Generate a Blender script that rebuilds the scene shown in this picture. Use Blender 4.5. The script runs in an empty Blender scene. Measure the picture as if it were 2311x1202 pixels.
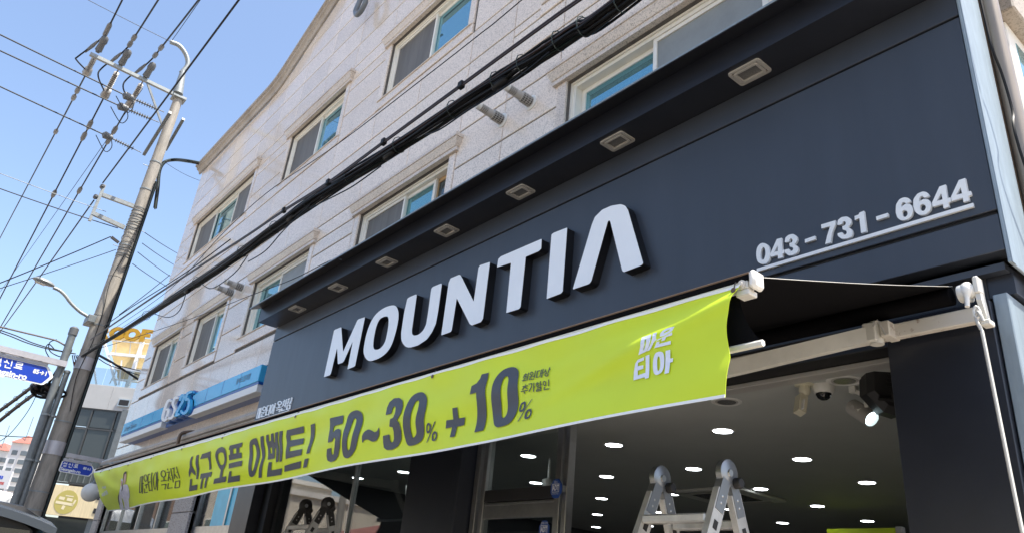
import bpy, math, random
from mathutils import Vector as V, Matrix
from mathutils.geometry import delaunay_2d_cdt as cdt
random.seed(7)
SC = bpy.context.scene
COL = SC.collection
# ------------------------------------------------------------------ camera
F_PX = 1696.23
RC = ((0.63745081, 0.76470787, 0.09422496),      # camera right, down, forward in world axes
      (-0.26596505, 0.3331646, -0.90457943),
      (-0.72313143, 0.55156434, 0.41576161))
EYE = V((0, 0, 1.6))
cam = bpy.data.cameras.new('camera'); camo = bpy.data.objects.new('camera', cam); COL.objects.link(camo)
cam.sensor_width = 36; cam.lens = 36 * F_PX / 2311; cam.clip_start = .05; cam.clip_end = 4000
r_, d_, f_ = [V(a) for a in RC]
camo.matrix_world = Matrix.Translation(EYE) @ Matrix((r_, -d_, -f_)).transposed().to_4x4()
SC.camera = camo
# ------------------------------------------------------------------ light
SUN_EL, SUN_AZ = 66, 26          # degrees; azimuth measured from +X towards +Y (behind the facade)
w = bpy.data.worlds.new('World'); SC.world = w; w.use_nodes = True
nt = w.node_tree; bg = nt.nodes['Background']
sky = nt.nodes.new('ShaderNodeTexSky'); sky.sky_type = 'NISHITA'; sky.sun_disc = False
sky.sun_elevation = math.radians(SUN_EL); sky.sun_rotation = math.radians(90 - SUN_AZ)
sky.air_density = 1.0; sky.dust_density = 2.2; sky.ozone_density = 1.2
nt.links.new(sky.outputs[0], bg.inputs[0]); bg.inputs[1].default_value = .132
sl = bpy.data.lights.new('sun', 'SUN'); so = bpy.data.objects.new('sun', sl); COL.objects.link(so)
sl.energy = 4.6; sl.angle = math.radians(.5); sl.color = (1, .94, .84)
ce = math.cos(math.radians(SUN_EL))
so.rotation_euler = V((ce * math.cos(math.radians(SUN_AZ)), ce * math.sin(math.radians(SUN_AZ)), math.sin(math.radians(SUN_EL)))).to_track_quat('Z', 'Y').to_euler()
SC.view_settings.view_transform = 'Standard'; SC.view_settings.look = 'None'
SC.view_settings.exposure = 1.25; SC.view_settings.gamma = 1
SC.render.engine = 'CYCLES'
try: SC.cycles.use_denoising = True
except Exception: pass
SC.cycles.max_bounces = 8

# ------------------------------------------------------------------ pixel -> direction helpers
def ray(x, y):
    a, b = x - 1155.5, y - 601.
    return r_ * a + d_ * b + f_ * F_PX
def PY(x, y, Y): r = ray(x, y); return EYE + r * (Y / r.y)
def PX(x, y, X): r = ray(x, y); return EYE + r * (X / r.x)
def PZ(x, y, Z): r = ray(x, y); return EYE + r * ((Z - 1.6) / r.z)
FH = V((-.795038, .60656, 0)); FU = V((.60656, .795038, 0))
def PD(x, y, D): r = ray(x, y); return EYE + r * (D / r.dot(FH))       # vertical plane facing the camera, D metres ahead

# ------------------------------------------------------------------ object helpers
def tag(o, label, cat, group=None):
    o['label'] = label; o['category'] = cat
    if group: o['group'] = group
    return o
def thing(name, label, cat, loc, group=None):
    o = bpy.data.objects.new(name, None); COL.objects.link(o); o.location = loc; o.empty_display_size = .1
    return tag(o, label, cat, group)
def structure(o): o['kind'] = 'structure'; return o
class MB:
    def __init__(s): s.v = []; s.f = []
    def add(s, vs, fs):
        n = len(s.v); s.v += [tuple(p) for p in vs]; s.f += [tuple(i + n for i in f) for f in fs]; return s
    def box(s, x0, x1, y0, y1, z0, z1):
        return s.add([(x, y, z) for x in (x0, x1) for y in (y0, y1) for z in (z0, z1)],
                     [(0, 1, 3, 2), (4, 6, 7, 5), (0, 4, 5, 1), (2, 3, 7, 6), (0, 2, 6, 4), (1, 5, 7, 3)])
    def cbox(s, x0, x1, y0, y1, z0, z1, c=.008):            # box with every edge chamfered
        q = []
        for ax in range(3):
            for sg in (0, 1):
                for a in (0, 1):
                    for b in (0, 1):
                        lo, hi = (x0, y0, z0), (x1, y1, z1); p = [0, 0, 0]
                        o1, o2 = [i for i in range(3) if i != ax]
                        p[ax] = (lo, hi)[sg][ax]
                        p[o1] = lo[o1] + c if a == 0 else hi[o1] - c
                        p[o2] = lo[o2] + c if b == 0 else hi[o2] - c
                        q.append(p)
        return s.hull(q)
    def hull(s, pts):
        import bmesh
        bm = bmesh.new(); vs = [bm.verts.new(p) for p in pts]
        r = bmesh.ops.convex_hull(bm, input=vs)
        bmesh.ops.dissolve_limit(bm, angle_limit=.01, verts=bm.verts, edges=bm.edges)
        bm.verts.index_update(); s.add([v.co for v in bm.verts], [[v.index for v in f.verts] for f in bm.faces]); bm.free(); return s
    def obox(s, c, ax, hx, hy, hz):                          # oriented box: centre, 3 axes, half sizes
        a, b, d = [V(q).normalized() for q in ax]; c = V(c)
        return s.add([c + a * (i * hx) + b * (j * hy) + d * (k * hz) for i in (-1, 1) for j in (-1, 1) for k in (-1, 1)],
                     [(0, 1, 3, 2), (4, 6, 7, 5), (0, 4, 5, 1), (2, 3, 7, 6), (0, 2, 6, 4), (1, 5, 7, 3)])
    def beam(s, p, q, wd, ht, up=(0, 0, 1)):
        p, q = V(p), V(q); a = (q - p); L = a.length; a.normalize(); b = V(up).cross(a)
        if b.length < 1e-4: b = V((1, 0, 0))
        b.normalize(); return s.obox((p + q) / 2, (a, b, a.cross(b)), L / 2, wd / 2, ht / 2)
    def tube(s, pts, r, n=8, cap=True):
        pts = [V(p) for p in pts]; rr = r if isinstance(r, (list, tuple)) else [r] * len(pts)
        t0 = (pts[1] - pts[0]).normalized(); u = t0.orthogonal().normalized(); base = len(s.v); m = len(pts)
        for i, p in enumerate(pts):
            t = ((pts[min(i + 1, m - 1)] - pts[i]).normalized() + (pts[i] - pts[max(i - 1, 0)]).normalized())
            t = t.normalized() if t.length > 1e-6 else t0
            u = (u - t * u.dot(t)).normalized(); v = t.cross(u)
            for k in range(n):
                a = 2 * math.pi * k / n; s.v.append(tuple(p + (u * math.cos(a) + v * math.sin(a)) * rr[i]))
        for i in range(m - 1):
            for k in range(n):
                k2 = (k + 1) % n
                s.f.append((base + i * n + k, base + i * n + k2, base + (i + 1) * n + k2, base + (i + 1) * n + k))
        if cap:
            s.f.append(tuple(base + k for k in reversed(range(n)))); s.f.append(tuple(base + (m - 1) * n + k for k in range(n)))
        return s
    def lathe(s, c, ax, prof, n=16):                         # prof: list of (distance along axis, radius)
        c, ax = V(c), V(ax).normalized(); u = ax.orthogonal().normalized(); v = ax.cross(u); base = len(s.v); m = len(prof)
        for (h, r) in prof:
            for k in range(n):
                a = 2 * math.pi * k / n; s.v.append(tuple(c + ax * h + (u * math.cos(a) + v * math.sin(a)) * max(r, 1e-4)))
        for i in range(m - 1):
            for k in range(n):
                k2 = (k + 1) % n; s.f.append((base + i * n + k, base + i * n + k2, base + (i + 1) * n + k2, base + (i + 1) * n + k))
        s.f.append(tuple(base + k for k in reversed(range(n)))); s.f.append(tuple(base + (m - 1) * n + k for k in range(n)))
        return s
    def sphere(s, c, r, n=16, m=10, sc=(1, 1, 1)):
        c = V(c); base = len(s.v)
        for i in range(m + 1):
            th = math.pi * i / m
            for k in range(n):
                a = 2 * math.pi * k / n
                s.v.append((c.x + r * sc[0] * math.sin(th) * math.cos(a), c.y + r * sc[1] * math.sin(th) * math.sin(a), c.z + r * sc[2] * math.cos(th)))
        for i in range(m):
            for k in range(n):
                k2 = (k + 1) % n; s.f.append((base + i * n + k, base + (i + 1) * n + k, base + (i + 1) * n + k2, base + i * n + k2))
        return s
    def prism(s, poly, fn, d0, d1):                          # fn(a,b,d)->3D point
        n = len(poly)
        return s.add([fn(a, b, d0) for a, b in poly] + [fn(a, b, d1) for a, b in poly],
                     [tuple(range(n)), tuple(reversed(range(n, 2 * n)))] + [(i, (i + 1) % n + 0, (i + 1) % n + n, i + n) for i in range(n)])
    def mesh(s, name='mesh'):
        me = bpy.data.meshes.new(name); me.from_pydata(s.v, [], s.f); me.update()
        import bmesh
        bm = bmesh.new(); bm.from_mesh(me); bmesh.ops.remove_doubles(bm, verts=bm.verts, dist=1e-5)
        bmesh.ops.recalc_face_normals(bm, faces=bm.faces); bm.to_mesh(me); bm.free()
        return me
    def build(s, name, mat, parent=None, smooth=False):
        if parent is None and s.v:                                # a thing of one mesh: origin at its base
            c = V([(min(p[i] for p in s.v) + max(p[i] for p in s.v)) / 2 for i in (0, 1)] + [min(p[2] for p in s.v)])
            s.v = [tuple(V(p) - c) for p in s.v]
        else: c = None
        o = bpy.data.objects.new(name, s.mesh(name)); COL.objects.link(o); o.data.materials.append(mat)
        if parent is not None:
            o.parent = parent; o.matrix_parent_inverse = Matrix.Translation(-wloc(parent))
        elif c is not None: o.location = c
        if smooth:
            for p in o.data.polygons: p.use_smooth = True
            o.data.set_sharp_from_angle(angle=math.radians(38))
        return o
def wloc(o): return V(o.location) if o.type == 'EMPTY' else V((0, 0, 0))

# ------------------------------------------------------------------ flat outlines (union / difference by constrained triangulation)
def ccw(p):
    a = sum(p[i][0] * p[(i + 1) % len(p)][1] - p[(i + 1) % len(p)][0] * p[i][1] for i in range(len(p)))
    return list(p) if a > 0 else list(reversed(p))
def shape2d(adds, subs=(), lines=()):
    vs, fs, es = [], [], []
    for p in list(adds) + list(subs):
        p = ccw(p); n = len(vs); vs += [V((q[0], q[1])) for q in p]; fs.append(list(range(n, n + len(p))))
    for a, b in lines:
        n = len(vs); vs += [V(a), V(b)]; es.append((n, n + 1))
    ov, oe, of, _, _, off = cdt(vs, es, fs, 0, 1e-6, True)
    na = len(adds)
    tris = [f for f, ids in zip(of, off) if any(i < na for i in ids) and not any(i >= na for i in ids)]
    used = sorted({i for t in tris for i in t}); mp = {j: k for k, j in enumerate(used)}
    return [tuple(ov[j]) for j in used], [tuple(mp[i] for i in t) for t in tris]
def extrude2d(vs, ts, front, back=None):
    n = len(vs); fv = [front(*q) for q in vs]
    if back is None: return fv, ts
    bv = [back(*q) for q in vs]; cnt = {}
    for t in ts:
        for i in range(3):
            e = (t[i], t[(i + 1) % 3]); cnt[e] = cnt.get(e, 0) + 1
    sides = [(a, b, b + n, a + n) for (a, b) in cnt if (b, a) not in cnt]
    return fv + bv, list(ts) + [tuple(i + n for i in reversed(t)) for t in ts] + sides
def cr(pts, n=4):                                            # closed smooth curve through points
    out = []; m = len(pts)
    for i in range(m):
        p0, p1, p2, p3 = [V(pts[(i + k - 1) % m]) for k in range(4)]
        for k in range(n):
            t = k / n
            out.append(tuple(.5 * ((2 * p1) + (-p0 + p2) * t + (2 * p0 - 5 * p1 + 4 * p2 - p3) * t * t + (-p0 + 3 * p1 - 3 * p2 + p3) * t ** 3)))
    return out
def crs(pts, n=6):                                           # open smooth curve (any dimension)
    pts = [V(p) for p in pts]; out = []; m = len(pts)
    for i in range(m - 1):
        p0, p1, p2, p3 = pts[max(i - 1, 0)], pts[i], pts[i + 1], pts[min(i + 2, m - 1)]
        for k in range(n):
            t = k / n
            out.append(.5 * ((2 * p1) + (-p0 + p2) * t + (2 * p0 - 5 * p1 + 4 * p2 - p3) * t * t + (-p0 + 3 * p1 - 3 * p2 + p3) * t ** 3))
    out.append(pts[-1]); return out
def rnd(pts, r):                                             # round the corners a little
    out = []; m = len(pts)
    for i in range(m):
        p, a, b = V(pts[i]), V(pts[i - 1]), V(pts[(i + 1) % m])
        la, lb = (a - p).length, (b - p).length; k = min(r, la * .4, lb * .4)
        A, B = p + (a - p) * (k / la), p + (b - p) * (k / lb)
        for t in (0, .33, .67, 1): out.append(tuple(A * (1 - t) ** 2 + p * 2 * t * (1 - t) + B * t * t))
    return out
def ell(cx, cy, rx, ry, n=20, sk=0):
    return [(cx + rx * math.cos(2 * math.pi * k / n) + sk * ry * math.sin(2 * math.pi * k / n), cy + ry * math.sin(2 * math.pi * k / n)) for k in range(n)]
def stroke(pts, wd, closed=False, joint=True):
    out = []; m = len(pts); P = [V(p) for p in pts]
    for i in range(m if closed else m - 1):
        a, b = P[i], P[(i + 1) % m]; t = (b - a).normalized() * (wd / 2); nn = V((-t.y, t.x))
        out.append([tuple(a + nn), tuple(a - nn), tuple(b - nn), tuple(b + nn)])
    if joint:
        for i in range(m):
            if closed or 0 < i < m - 1: out.append(ell(P[i].x, P[i].y, wd / 2, wd / 2, 10))
    return out
def crop(o, s):                                              # crop pixels -> photo pixels
    return lambda pts: [(o[0] + x / s, o[1] + y / s) for x, y in pts]

# ------------------------------------------------------------------ materials
def mat(name, col, rough=.5, metal=0., var=0., vscale=6., stretch=(1, 1, 1), bump=0., bscale=60., spec=.5, rnd_obj=0., coat=0., rvar=0., emit=None, estr=0., dark=None, trans=0., ramp=(.32, .68)):
    m = bpy.data.materials.new(name); m.use_nodes = True; n = m.node_tree; b = n.nodes['Principled BSDF']
    b.inputs['Base Color'].default_value = (*col, 1); b.inputs['Roughness'].default_value = rough; b.inputs['Metallic'].default_value = metal
    b.inputs['Specular IOR Level'].default_value = spec
    if coat: b.inputs['Coat Weight'].default_value = coat; b.inputs['Coat Roughness'].default_value = .06
    if emit: b.inputs['Emission Color'].default_value = (*emit, 1); b.inputs['Emission Strength'].default_value = estr
    if var or bump or rvar or rnd_obj:
        tc = n.nodes.new('ShaderNodeTexCoord'); mp = n.nodes.new('ShaderNodeMapping'); mp.inputs['Scale'].default_value = stretch
        n.links.new(tc.outputs['Object'], mp.inputs[0])
    cur = None
    if var:
        nz = n.nodes.new('ShaderNodeTexNoise'); nz.inputs['Scale'].default_value = vscale; nz.inputs['Detail'].default_value = 6; nz.inputs['Roughness'].default_value = .62
        n.links.new(mp.outputs[0], nz.inputs[0])
        cra = n.nodes.new('ShaderNodeValToRGB'); n.links.new(nz.outputs[0], cra.inputs[0])
        lo = dark or tuple(c * (1 - var) for c in col); hi = tuple(min(1, c * (1 + var)) for c in col)
        cra.color_ramp.elements[0].position, cra.color_ramp.elements[1].position = ramp
        cra.color_ramp.elements[0].color = (*lo, 1); cra.color_ramp.elements[1].color = (*hi, 1); cur = cra.outputs[0]
    if rnd_obj:
        oi = n.nodes.new('ShaderNodeObjectInfo'); mr = n.nodes.new('ShaderNodeMapRange'); mr.inputs[3].default_value = 1 - rnd_obj; mr.inputs[4].default_value = 1 + rnd_obj
        n.links.new(oi.outputs['Random'], mr.inputs[0]); mx = n.nodes.new('ShaderNodeMix'); mx.data_type = 'RGBA'; mx.blend_type = 'MULTIPLY'; mx.inputs[0].default_value = 1
        cc = n.nodes.new('ShaderNodeCombineColor')
        for i in range(3): n.links.new(mr.outputs[0], cc.inputs[i])
        if cur: n.links.new(cur, mx.inputs[6])
        else: mx.inputs[6].default_value = (*col, 1)
        n.links.new(cc.outputs[0], mx.inputs[7]); cur = mx.outputs[2]
    if cur: n.links.new(cur, b.inputs['Base Color'])
    if rvar:
        n2 = n.nodes.new('ShaderNodeTexNoise'); n2.inputs['Scale'].default_value = vscale * 1.7; n2.inputs['Detail'].default_value = 4; n.links.new(mp.outputs[0], n2.inputs[0])
        mr2 = n.nodes.new('ShaderNodeMapRange'); mr2.inputs[3].default_value = max(.02, rough - rvar); mr2.inputs[4].default_value = rough + rvar
        n.links.new(n2.outputs[0], mr2.inputs[0]); n.links.new(mr2.outputs[0], b.inputs['Roughness'])
    if bump:
        n3 = n.nodes.new('ShaderNodeTexNoise'); n3.inputs['Scale'].default_value = bscale; n3.inputs['Detail'].default_value = 5; n.links.new(mp.outputs[0], n3.inputs[0])
        bp = n.nodes.new('ShaderNodeBump'); bp.inputs['Strength'].default_value = bump; bp.inputs['Distance'].default_value = .01
        n.links.new(n3.outputs[0], bp.inputs['Height']); n.links.new(bp.outputs[0], b.inputs['Normal'])
    return m
def granite(name, base, speck, rough, amount=.5, dirt=.12, dirtcol=(.22, .19, .16), rndo=.04, scale=120.):
    m = mat(name, base, rough, spec=.5); n = m.node_tree; b = n.nodes['Principled BSDF']
    tc = n.nodes.new('ShaderNodeTexCoord'); geo = n.nodes.new('ShaderNodeNewGeometry')
    v = n.nodes.new('ShaderNodeTexVoronoi'); v.inputs['Scale'].default_value = scale; n.links.new(geo.outputs['Position'], v.inputs[0])
    nz = n.nodes.new('ShaderNodeTexNoise'); nz.inputs['Scale'].default_value = scale * .55; nz.inputs['Detail'].default_value = 3; n.links.new(geo.outputs['Position'], nz.inputs[0])
    sep = n.nodes.new('ShaderNodeSeparateColor'); n.links.new(v.outputs['Color'], sep.inputs[0])
    ad = n.nodes.new('ShaderNodeMath'); ad.operation = 'ADD'; n.links.new(sep.outputs[0], ad.inputs[0]); n.links.new(nz.outputs[0], ad.inputs[1])
    ra = n.nodes.new('ShaderNodeValToRGB'); n.links.new(ad.outputs[0], ra.inputs[0])
    e = ra.color_ramp.elements; e[0].position = .3; e[0].color = (*speck, 1); e[1].position = .78; e[1].color = (*base, 1)
    x = e.new(1.0); x.color = tuple(min(1, c * 1.2) for c in base) + (1,)
    big = n.nodes.new('ShaderNodeTexNoise'); big.inputs['Scale'].default_value = .9; big.inputs['Detail'].default_value = 7; big.inputs['Roughness'].default_value = .65
    mp = n.nodes.new('ShaderNodeMapping'); mp.inputs['Scale'].default_value = (1.6, 1.6, .5); n.links.new(geo.outputs['Position'], mp.inputs[0]); n.links.new(mp.outputs[0], big.inputs[0])
    r2 = n.nodes.new('ShaderNodeMapRange'); r2.inputs[1].default_value = .45; r2.inputs[2].default_value = .75; r2.inputs[4].default_value = dirt; n.links.new(big.outputs[0], r2.inputs[0])
    mx = n.nodes.new('ShaderNodeMix'); mx.data_type = 'RGBA'; n.links.new(r2.outputs[0], mx.inputs[0]); n.links.new(ra.outputs[0], mx.inputs[6]); mx.inputs[7].default_value = (*dirtcol, 1)
    oi = n.nodes.new('ShaderNodeObjectInfo'); mr = n.nodes.new('ShaderNodeMapRange'); mr.inputs[3].default_value = 1 - rndo; mr.inputs[4].default_value = 1 + rndo; n.links.new(oi.outputs['Random'], mr.inputs[0])
    hs = n.nodes.new('ShaderNodeHueSaturation'); n.links.new(mr.outputs[0], hs.inputs['Value']); n.links.new(mx.outputs[2], hs.inputs['Color']); n.links.new(hs.outputs[0], b.inputs['Base Color'])
    mr3 = n.nodes.new('ShaderNodeMapRange'); mr3.inputs[3].default_value = rough * .8; mr3.inputs[4].default_value = rough * 1.25; n.links.new(big.outputs[0], mr3.inputs[0]); n.links.new(mr3.outputs[0], b.inputs['Roughness'])
    return m
def sheer_glass(name, tint, refl=1.0, base=.04):
    m = bpy.data.materials.new(name); m.use_nodes = True; n = m.node_tree; n.nodes.remove(n.nodes['Principled BSDF']); out = n.nodes['Material Output']
    t = n.nodes.new('ShaderNodeBsdfTransparent'); t.inputs[0].default_value = (*tint, 1)
    g = n.nodes.new('ShaderNodeBsdfGlossy'); g.inputs['Roughness'].default_value = .015; g.inputs[0].default_value = (refl, refl, refl, 1)
    fr = n.nodes.new('ShaderNodeFresnel'); ge = n.nodes.new('ShaderNodeNewGeometry'); io = n.nodes.new('ShaderNodeMapRange'); io.inputs[3].default_value = 1.52; io.inputs[4].default_value = 1 / 1.52; n.links.new(ge.outputs['Backfacing'], io.inputs[0]); n.links.new(io.outputs[0], fr.inputs[0])
    mx = n.nodes.new('ShaderNodeMixShader'); n.links.new(fr.outputs[0], mx.inputs[0]); n.links.new(t.outputs[0], mx.inputs[1]); n.links.new(g.outputs[0], mx.inputs[2]); n.links.new(mx.outputs[0], out.inputs[0])
    return m
M = dict(
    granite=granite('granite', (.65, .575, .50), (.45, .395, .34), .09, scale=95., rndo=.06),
    trim=granite('granite_trim', (.56, .495, .43), (.26, .22, .185), .3, dirt=.3, dirtcol=(.25, .2, .16)),
    cornice=granite('weathered_cornice', (.36, .33, .295), (.18, .155, .135), .45, dirt=.6, dirtcol=(.15, .125, .1)),
    darkgranite=granite('rough_dark_granite', (.30, .27, .25), (.07, .06, .055), .5, dirt=.3, scale=70),
    sidegranite=granite('dimmed_flamed_granite', (.27, .24, .205), (.15, .13, .11), .6),  # flamed stone, base darkened to offset the sun on the side wall
    joint=mat('mortar_joint', (.11, .10, .09), .9, var=.25, vscale=9),
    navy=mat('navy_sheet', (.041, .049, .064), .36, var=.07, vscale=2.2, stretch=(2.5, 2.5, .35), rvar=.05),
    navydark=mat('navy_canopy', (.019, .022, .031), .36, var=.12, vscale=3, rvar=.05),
    groove=mat('groove_black', (.012, .013, .016), .7),
    white=mat('white_acrylic', (.90, .94, .97), .25, var=.02, vscale=3),
    blackside=mat('black_return', (.012, .012, .014), .35),
    silver=mat('silver_letter', (.80, .83, .84), .4),
    galv=mat('galvanised_sheet', (.25, .31, .355), .42, metal=.15, var=.12, vscale=5, stretch=(6, 6, 1), rvar=.1),
    lime=mat('lime_vinyl', (.60, .755, .02), .45, var=.03, vscale=3),
    limeedge=mat('white_hem', (.8, .84, .86), .5),
    print_=mat('banner_ink', (.055, .065, .085), .5), ink2=mat('banner_thin_ink', (.07, .09, .05), .5), wprint=mat('banner_white_ink', (.72, .78, .92), .5),
    skin=mat('printed_skin', (.55, .36, .27), .5), hair=mat('printed_hair', (.03, .028, .03), .5), cloth=mat('printed_jacket', (.62, .62, .72), .5, var=.2, vscale=14),
    blackfab=mat('black_awning_cloth', (.007, .007, .008), 1., bump=.2, bscale=300, spec=.02),
    cream=mat('cream_enamel', (.62, .61, .56), .35, var=.08, vscale=8),
    rust=mat('rusted_cream_enamel', (.58, .55, .49), .5, var=.06, vscale=14, dark=(.20, .09, .035), ramp=(.30, .40)),
    capw=mat('white_end_cap', (.78, .77, .72), .35),
    frame=mat('ivory_window_frame', (.78, .76, .69), .35, var=.05, vscale=5),
    wood=mat('tan_inner_frame', (.48, .31, .15), .45, var=.15, vscale=9),
    pane=mat('blue_coated_glass', (.20, .45, .54), .02, metal=.78),
    paneg=mat('green_coated_glass', (.17, .40, .44), .03, metal=.7),
    dimglass=mat('dim_glass', (.03, .05, .055), .03, spec=.8),
    screen=mat('insect_screen', (.125, .118, .105), .55, var=.22, vscale=2.5, stretch=(4, 4, .5)),
    frost=mat('frosted_screen', (.24, .255, .25), .5, var=.1, vscale=4),
    steel=mat('brushed_steel', (.5, .5, .49), .28, metal=.9, var=.1, vscale=12), alu=mat('ladder_aluminium', (.50, .50, .485), .36, metal=.4, var=.18, vscale=10, rvar=.1),
    hinge=mat('hinge_plate', (.27, .285, .30), .35, metal=.7), hingeb=mat('black_hinge_plastic', (.022, .021, .02), .45),
    greypl=mat('grey_plastic', (.38, .37, .35), .4), lampbezel=mat('lamp_bezel', (.52, .51, .48), .38, metal=.2), lens=mat('lamp_lens', (.16, .16, .155), .25, var=.2, vscale=90),
    concrete=mat('pole_concrete', (.255, .235, .205), .8, var=.22, vscale=5, stretch=(3, 3, .6), bump=.25, bscale=40),
    zinc=mat('galvanised_steel', (.22, .24, .245), .5, metal=.35, var=.15, vscale=12), zincd=mat('dull_galvanised', (.15, .165, .17), .5, metal=.35, var=.15, vscale=9),
    insul=mat('grey_polymer', (.09, .095, .10), .5), cover=mat('wire_cover', (.13, .135, .14), .55), porcelain=mat('ring_insulator', (.17, .165, .16), .4),
    wire=mat('black_wire', (.010, .0105, .012), .5, spec=.2), wireg=mat('dark_green_cable', (.02, .035, .033), .5), wirer=mat('dull_red_wire', (.22, .055, .04), .5), wireb=mat('brown_black_cable', (.035, .02, .018), .45),
    blue=mat('sign_blue', (.005, .04, .36), .35), signw=mat('sign_white', (.72, .73, .72), .4), arm=mat('sign_arm', (.40, .39, .41), .4, metal=.3, var=.08, vscale=6),
    cyan=mat('cyan_acrylic', (.055, .40, .70), .22), cyanp=mat('cyan_poster', (.12, .55, .70), .35, var=.12, vscale=3), deepblue=mat('deep_blue_return', (.01, .09, .34), .3), ink=mat('sign_ink', (.05, .11, .17), .5),
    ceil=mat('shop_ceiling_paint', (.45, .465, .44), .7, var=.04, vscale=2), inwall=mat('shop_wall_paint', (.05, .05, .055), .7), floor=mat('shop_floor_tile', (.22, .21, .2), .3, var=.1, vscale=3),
    glow=mat('lamp_glow', (.9, .93, .95), .5, emit=(.92, .97, 1), estr=5.5), spotglow=mat('spot_glow', (.8, .95, 1), .5, emit=(.72, .95, 1), estr=2.6),
    glass=sheer_glass('shop_glass', (.80, .83, .83)), glassd=sheer_glass('tinted_glass', (.30, .34, .34)),
    black=mat('matt_black', (.012, .012, .013), .55), speaker=mat('speaker_shell', (.016, .016, .017), .5), ivory=mat('ivory_plastic', (.60, .57, .44), .45), wplastic=mat('white_plastic', (.66, .66, .63), .4),
    domeg=mat('smoked_dome', (.012, .013, .015), .06), rubber=mat('rubber', (.015, .015, .015), .8),
    adt=mat('sticker_blue', (.012, .055, .24), .4), stickw=mat('sticker_white', (.62, .64, .66), .5),
    asphalt=mat('asphalt', (.13, .118, .105), .9, var=.2, vscale=30, bump=.4, bscale=150), paving=mat('pavement_block', (.40, .34, .28), .85, var=.15, vscale=4), kerb=mat('kerb_stone', (.36, .35, .33), .8, var=.12, vscale=5), paint=mat('road_paint', (.75, .74, .70), .7, var=.08, vscale=8), ypaint=mat('yellow_road_paint', (.62, .42, .04), .7),
    bgwhite=mat('white_cladding', (.38, .385, .385), .45, var=.04, vscale=2), mullion=mat('dark_mullion', (.045, .048, .05), .4), bgglass=mat('grey_curtain_glass', (.05, .058, .06), .04, metal=.08), bgdark=mat('dark_interior', (.03, .03, .032), .8),
    gold=mat('gold_panel', (.64, .54, .34), .45, var=.13, vscale=3, stretch=(9, 9, .6)), goldd=mat('gold_disc', (.42, .36, .10), .4), goldl=mat('pale_gold_letter', (.68, .60, .40), .4), sail=mat('tan_sail', (.60, .47, .24), .8, var=.12, vscale=4), orange=mat('orange_letter', (.40, .22, .004), .4), whitesteel=mat('white_steel', (.75, .77, .78), .4),
    aptw=mat('apartment_white', (.5, .5, .49), .8, var=.05, vscale=.05), aptshade=mat('apartment_white_shaded', (.48, .50, .53), .8, var=.05, vscale=.05), aptwin=mat('apartment_window', (.10, .12, .14), .1), redroof=mat('red_roof', (.30, .115, .09), .7, var=.1, vscale=1), signgrey=mat('grey_board', (.40, .42, .45), .6),
    carblack=mat('black_car_paint', (.010, .011, .014), .32, spec=.3), carsilver=mat('silver_car_paint', (.40, .42, .44), .3, metal=.4, coat=1.), carglass=mat('car_glass', (.015, .02, .024), .03, spec=.9), visor=mat('smoked_visor', (.045, .055, .07), .22, spec=.4), tail=mat('tail_lamp', (.35, .015, .012), .15),
    house=mat('beige_render', (.55, .49, .40), .85, var=.1, vscale=1.2), housew=mat('pale_render', (.64, .61, .56), .85, var=.08, vscale=1.2), shed=mat('grey_tin', (.25, .27, .28), .5, metal=.3, var=.15, vscale=2), leaf=mat('leaf', (.06, .10, .025), .6, var=.35, vscale=1.5), bark=mat('bark', (.09, .065, .045), .9),
    globe=mat('opal_globe', (.50, .51, .49), .45, var=.05, vscale=4), pipe=mat('beige_pipe', (.26, .225, .19), .4, metal=.3, var=.08, vscale=4), greypipe=mat('grey_pipe', (.13, .15, .17), .35),
    brick=mat('brown_brick', (.20, .13, .095), .85, var=.2, vscale=3), tan=mat('tan_render', (.34, .28, .22), .85, var=.1, vscale=1),
    bronze=mat('dull_bronze', (.13, .085, .055), .4, metal=.4),
)

# ------------------------------------------------------------------ the setting: ground
def sheet(name, x0, x1, y0, y1, z0, z1, m): return structure(MB().box(x0, x1, y0, y1, z0, z1).build(name, M[m]))
sheet('ground', -900, 900, -900, 900, -.5, -.004, 'paving')
sheet('road', -900, 900, -6.2, 1.55, -.3, .0, 'asphalt')
sheet('side_road', -28.5, -20.8, 1.55, 300, -.3, .0, 'asphalt')
sheet('pavement', -20.6, 60, 1.7, 3.86, -.2, .13, 'paving')
sheet('kerb', -20.7, 60, 1.55, 1.7, -.2, .14, 'kerb')
sheet('far_pavement', -400, 400, -9, -6.35, -.2, .13, 'paving')
sheet('far_kerb', -400, 400, -6.35, -6.2, -.2, .14, 'kerb')
ln = MB()
for k in range(-20, 20): ln.box(k * 8, k * 8 + 4, -2.4, -2.27, .0, .004)
structure(ln.build('lane_marking', M['ypaint']))
structure(MB().box(-20, 400, 1.2, 1.32, 0, .004).build('edge_marking', M['paint']))

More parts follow.
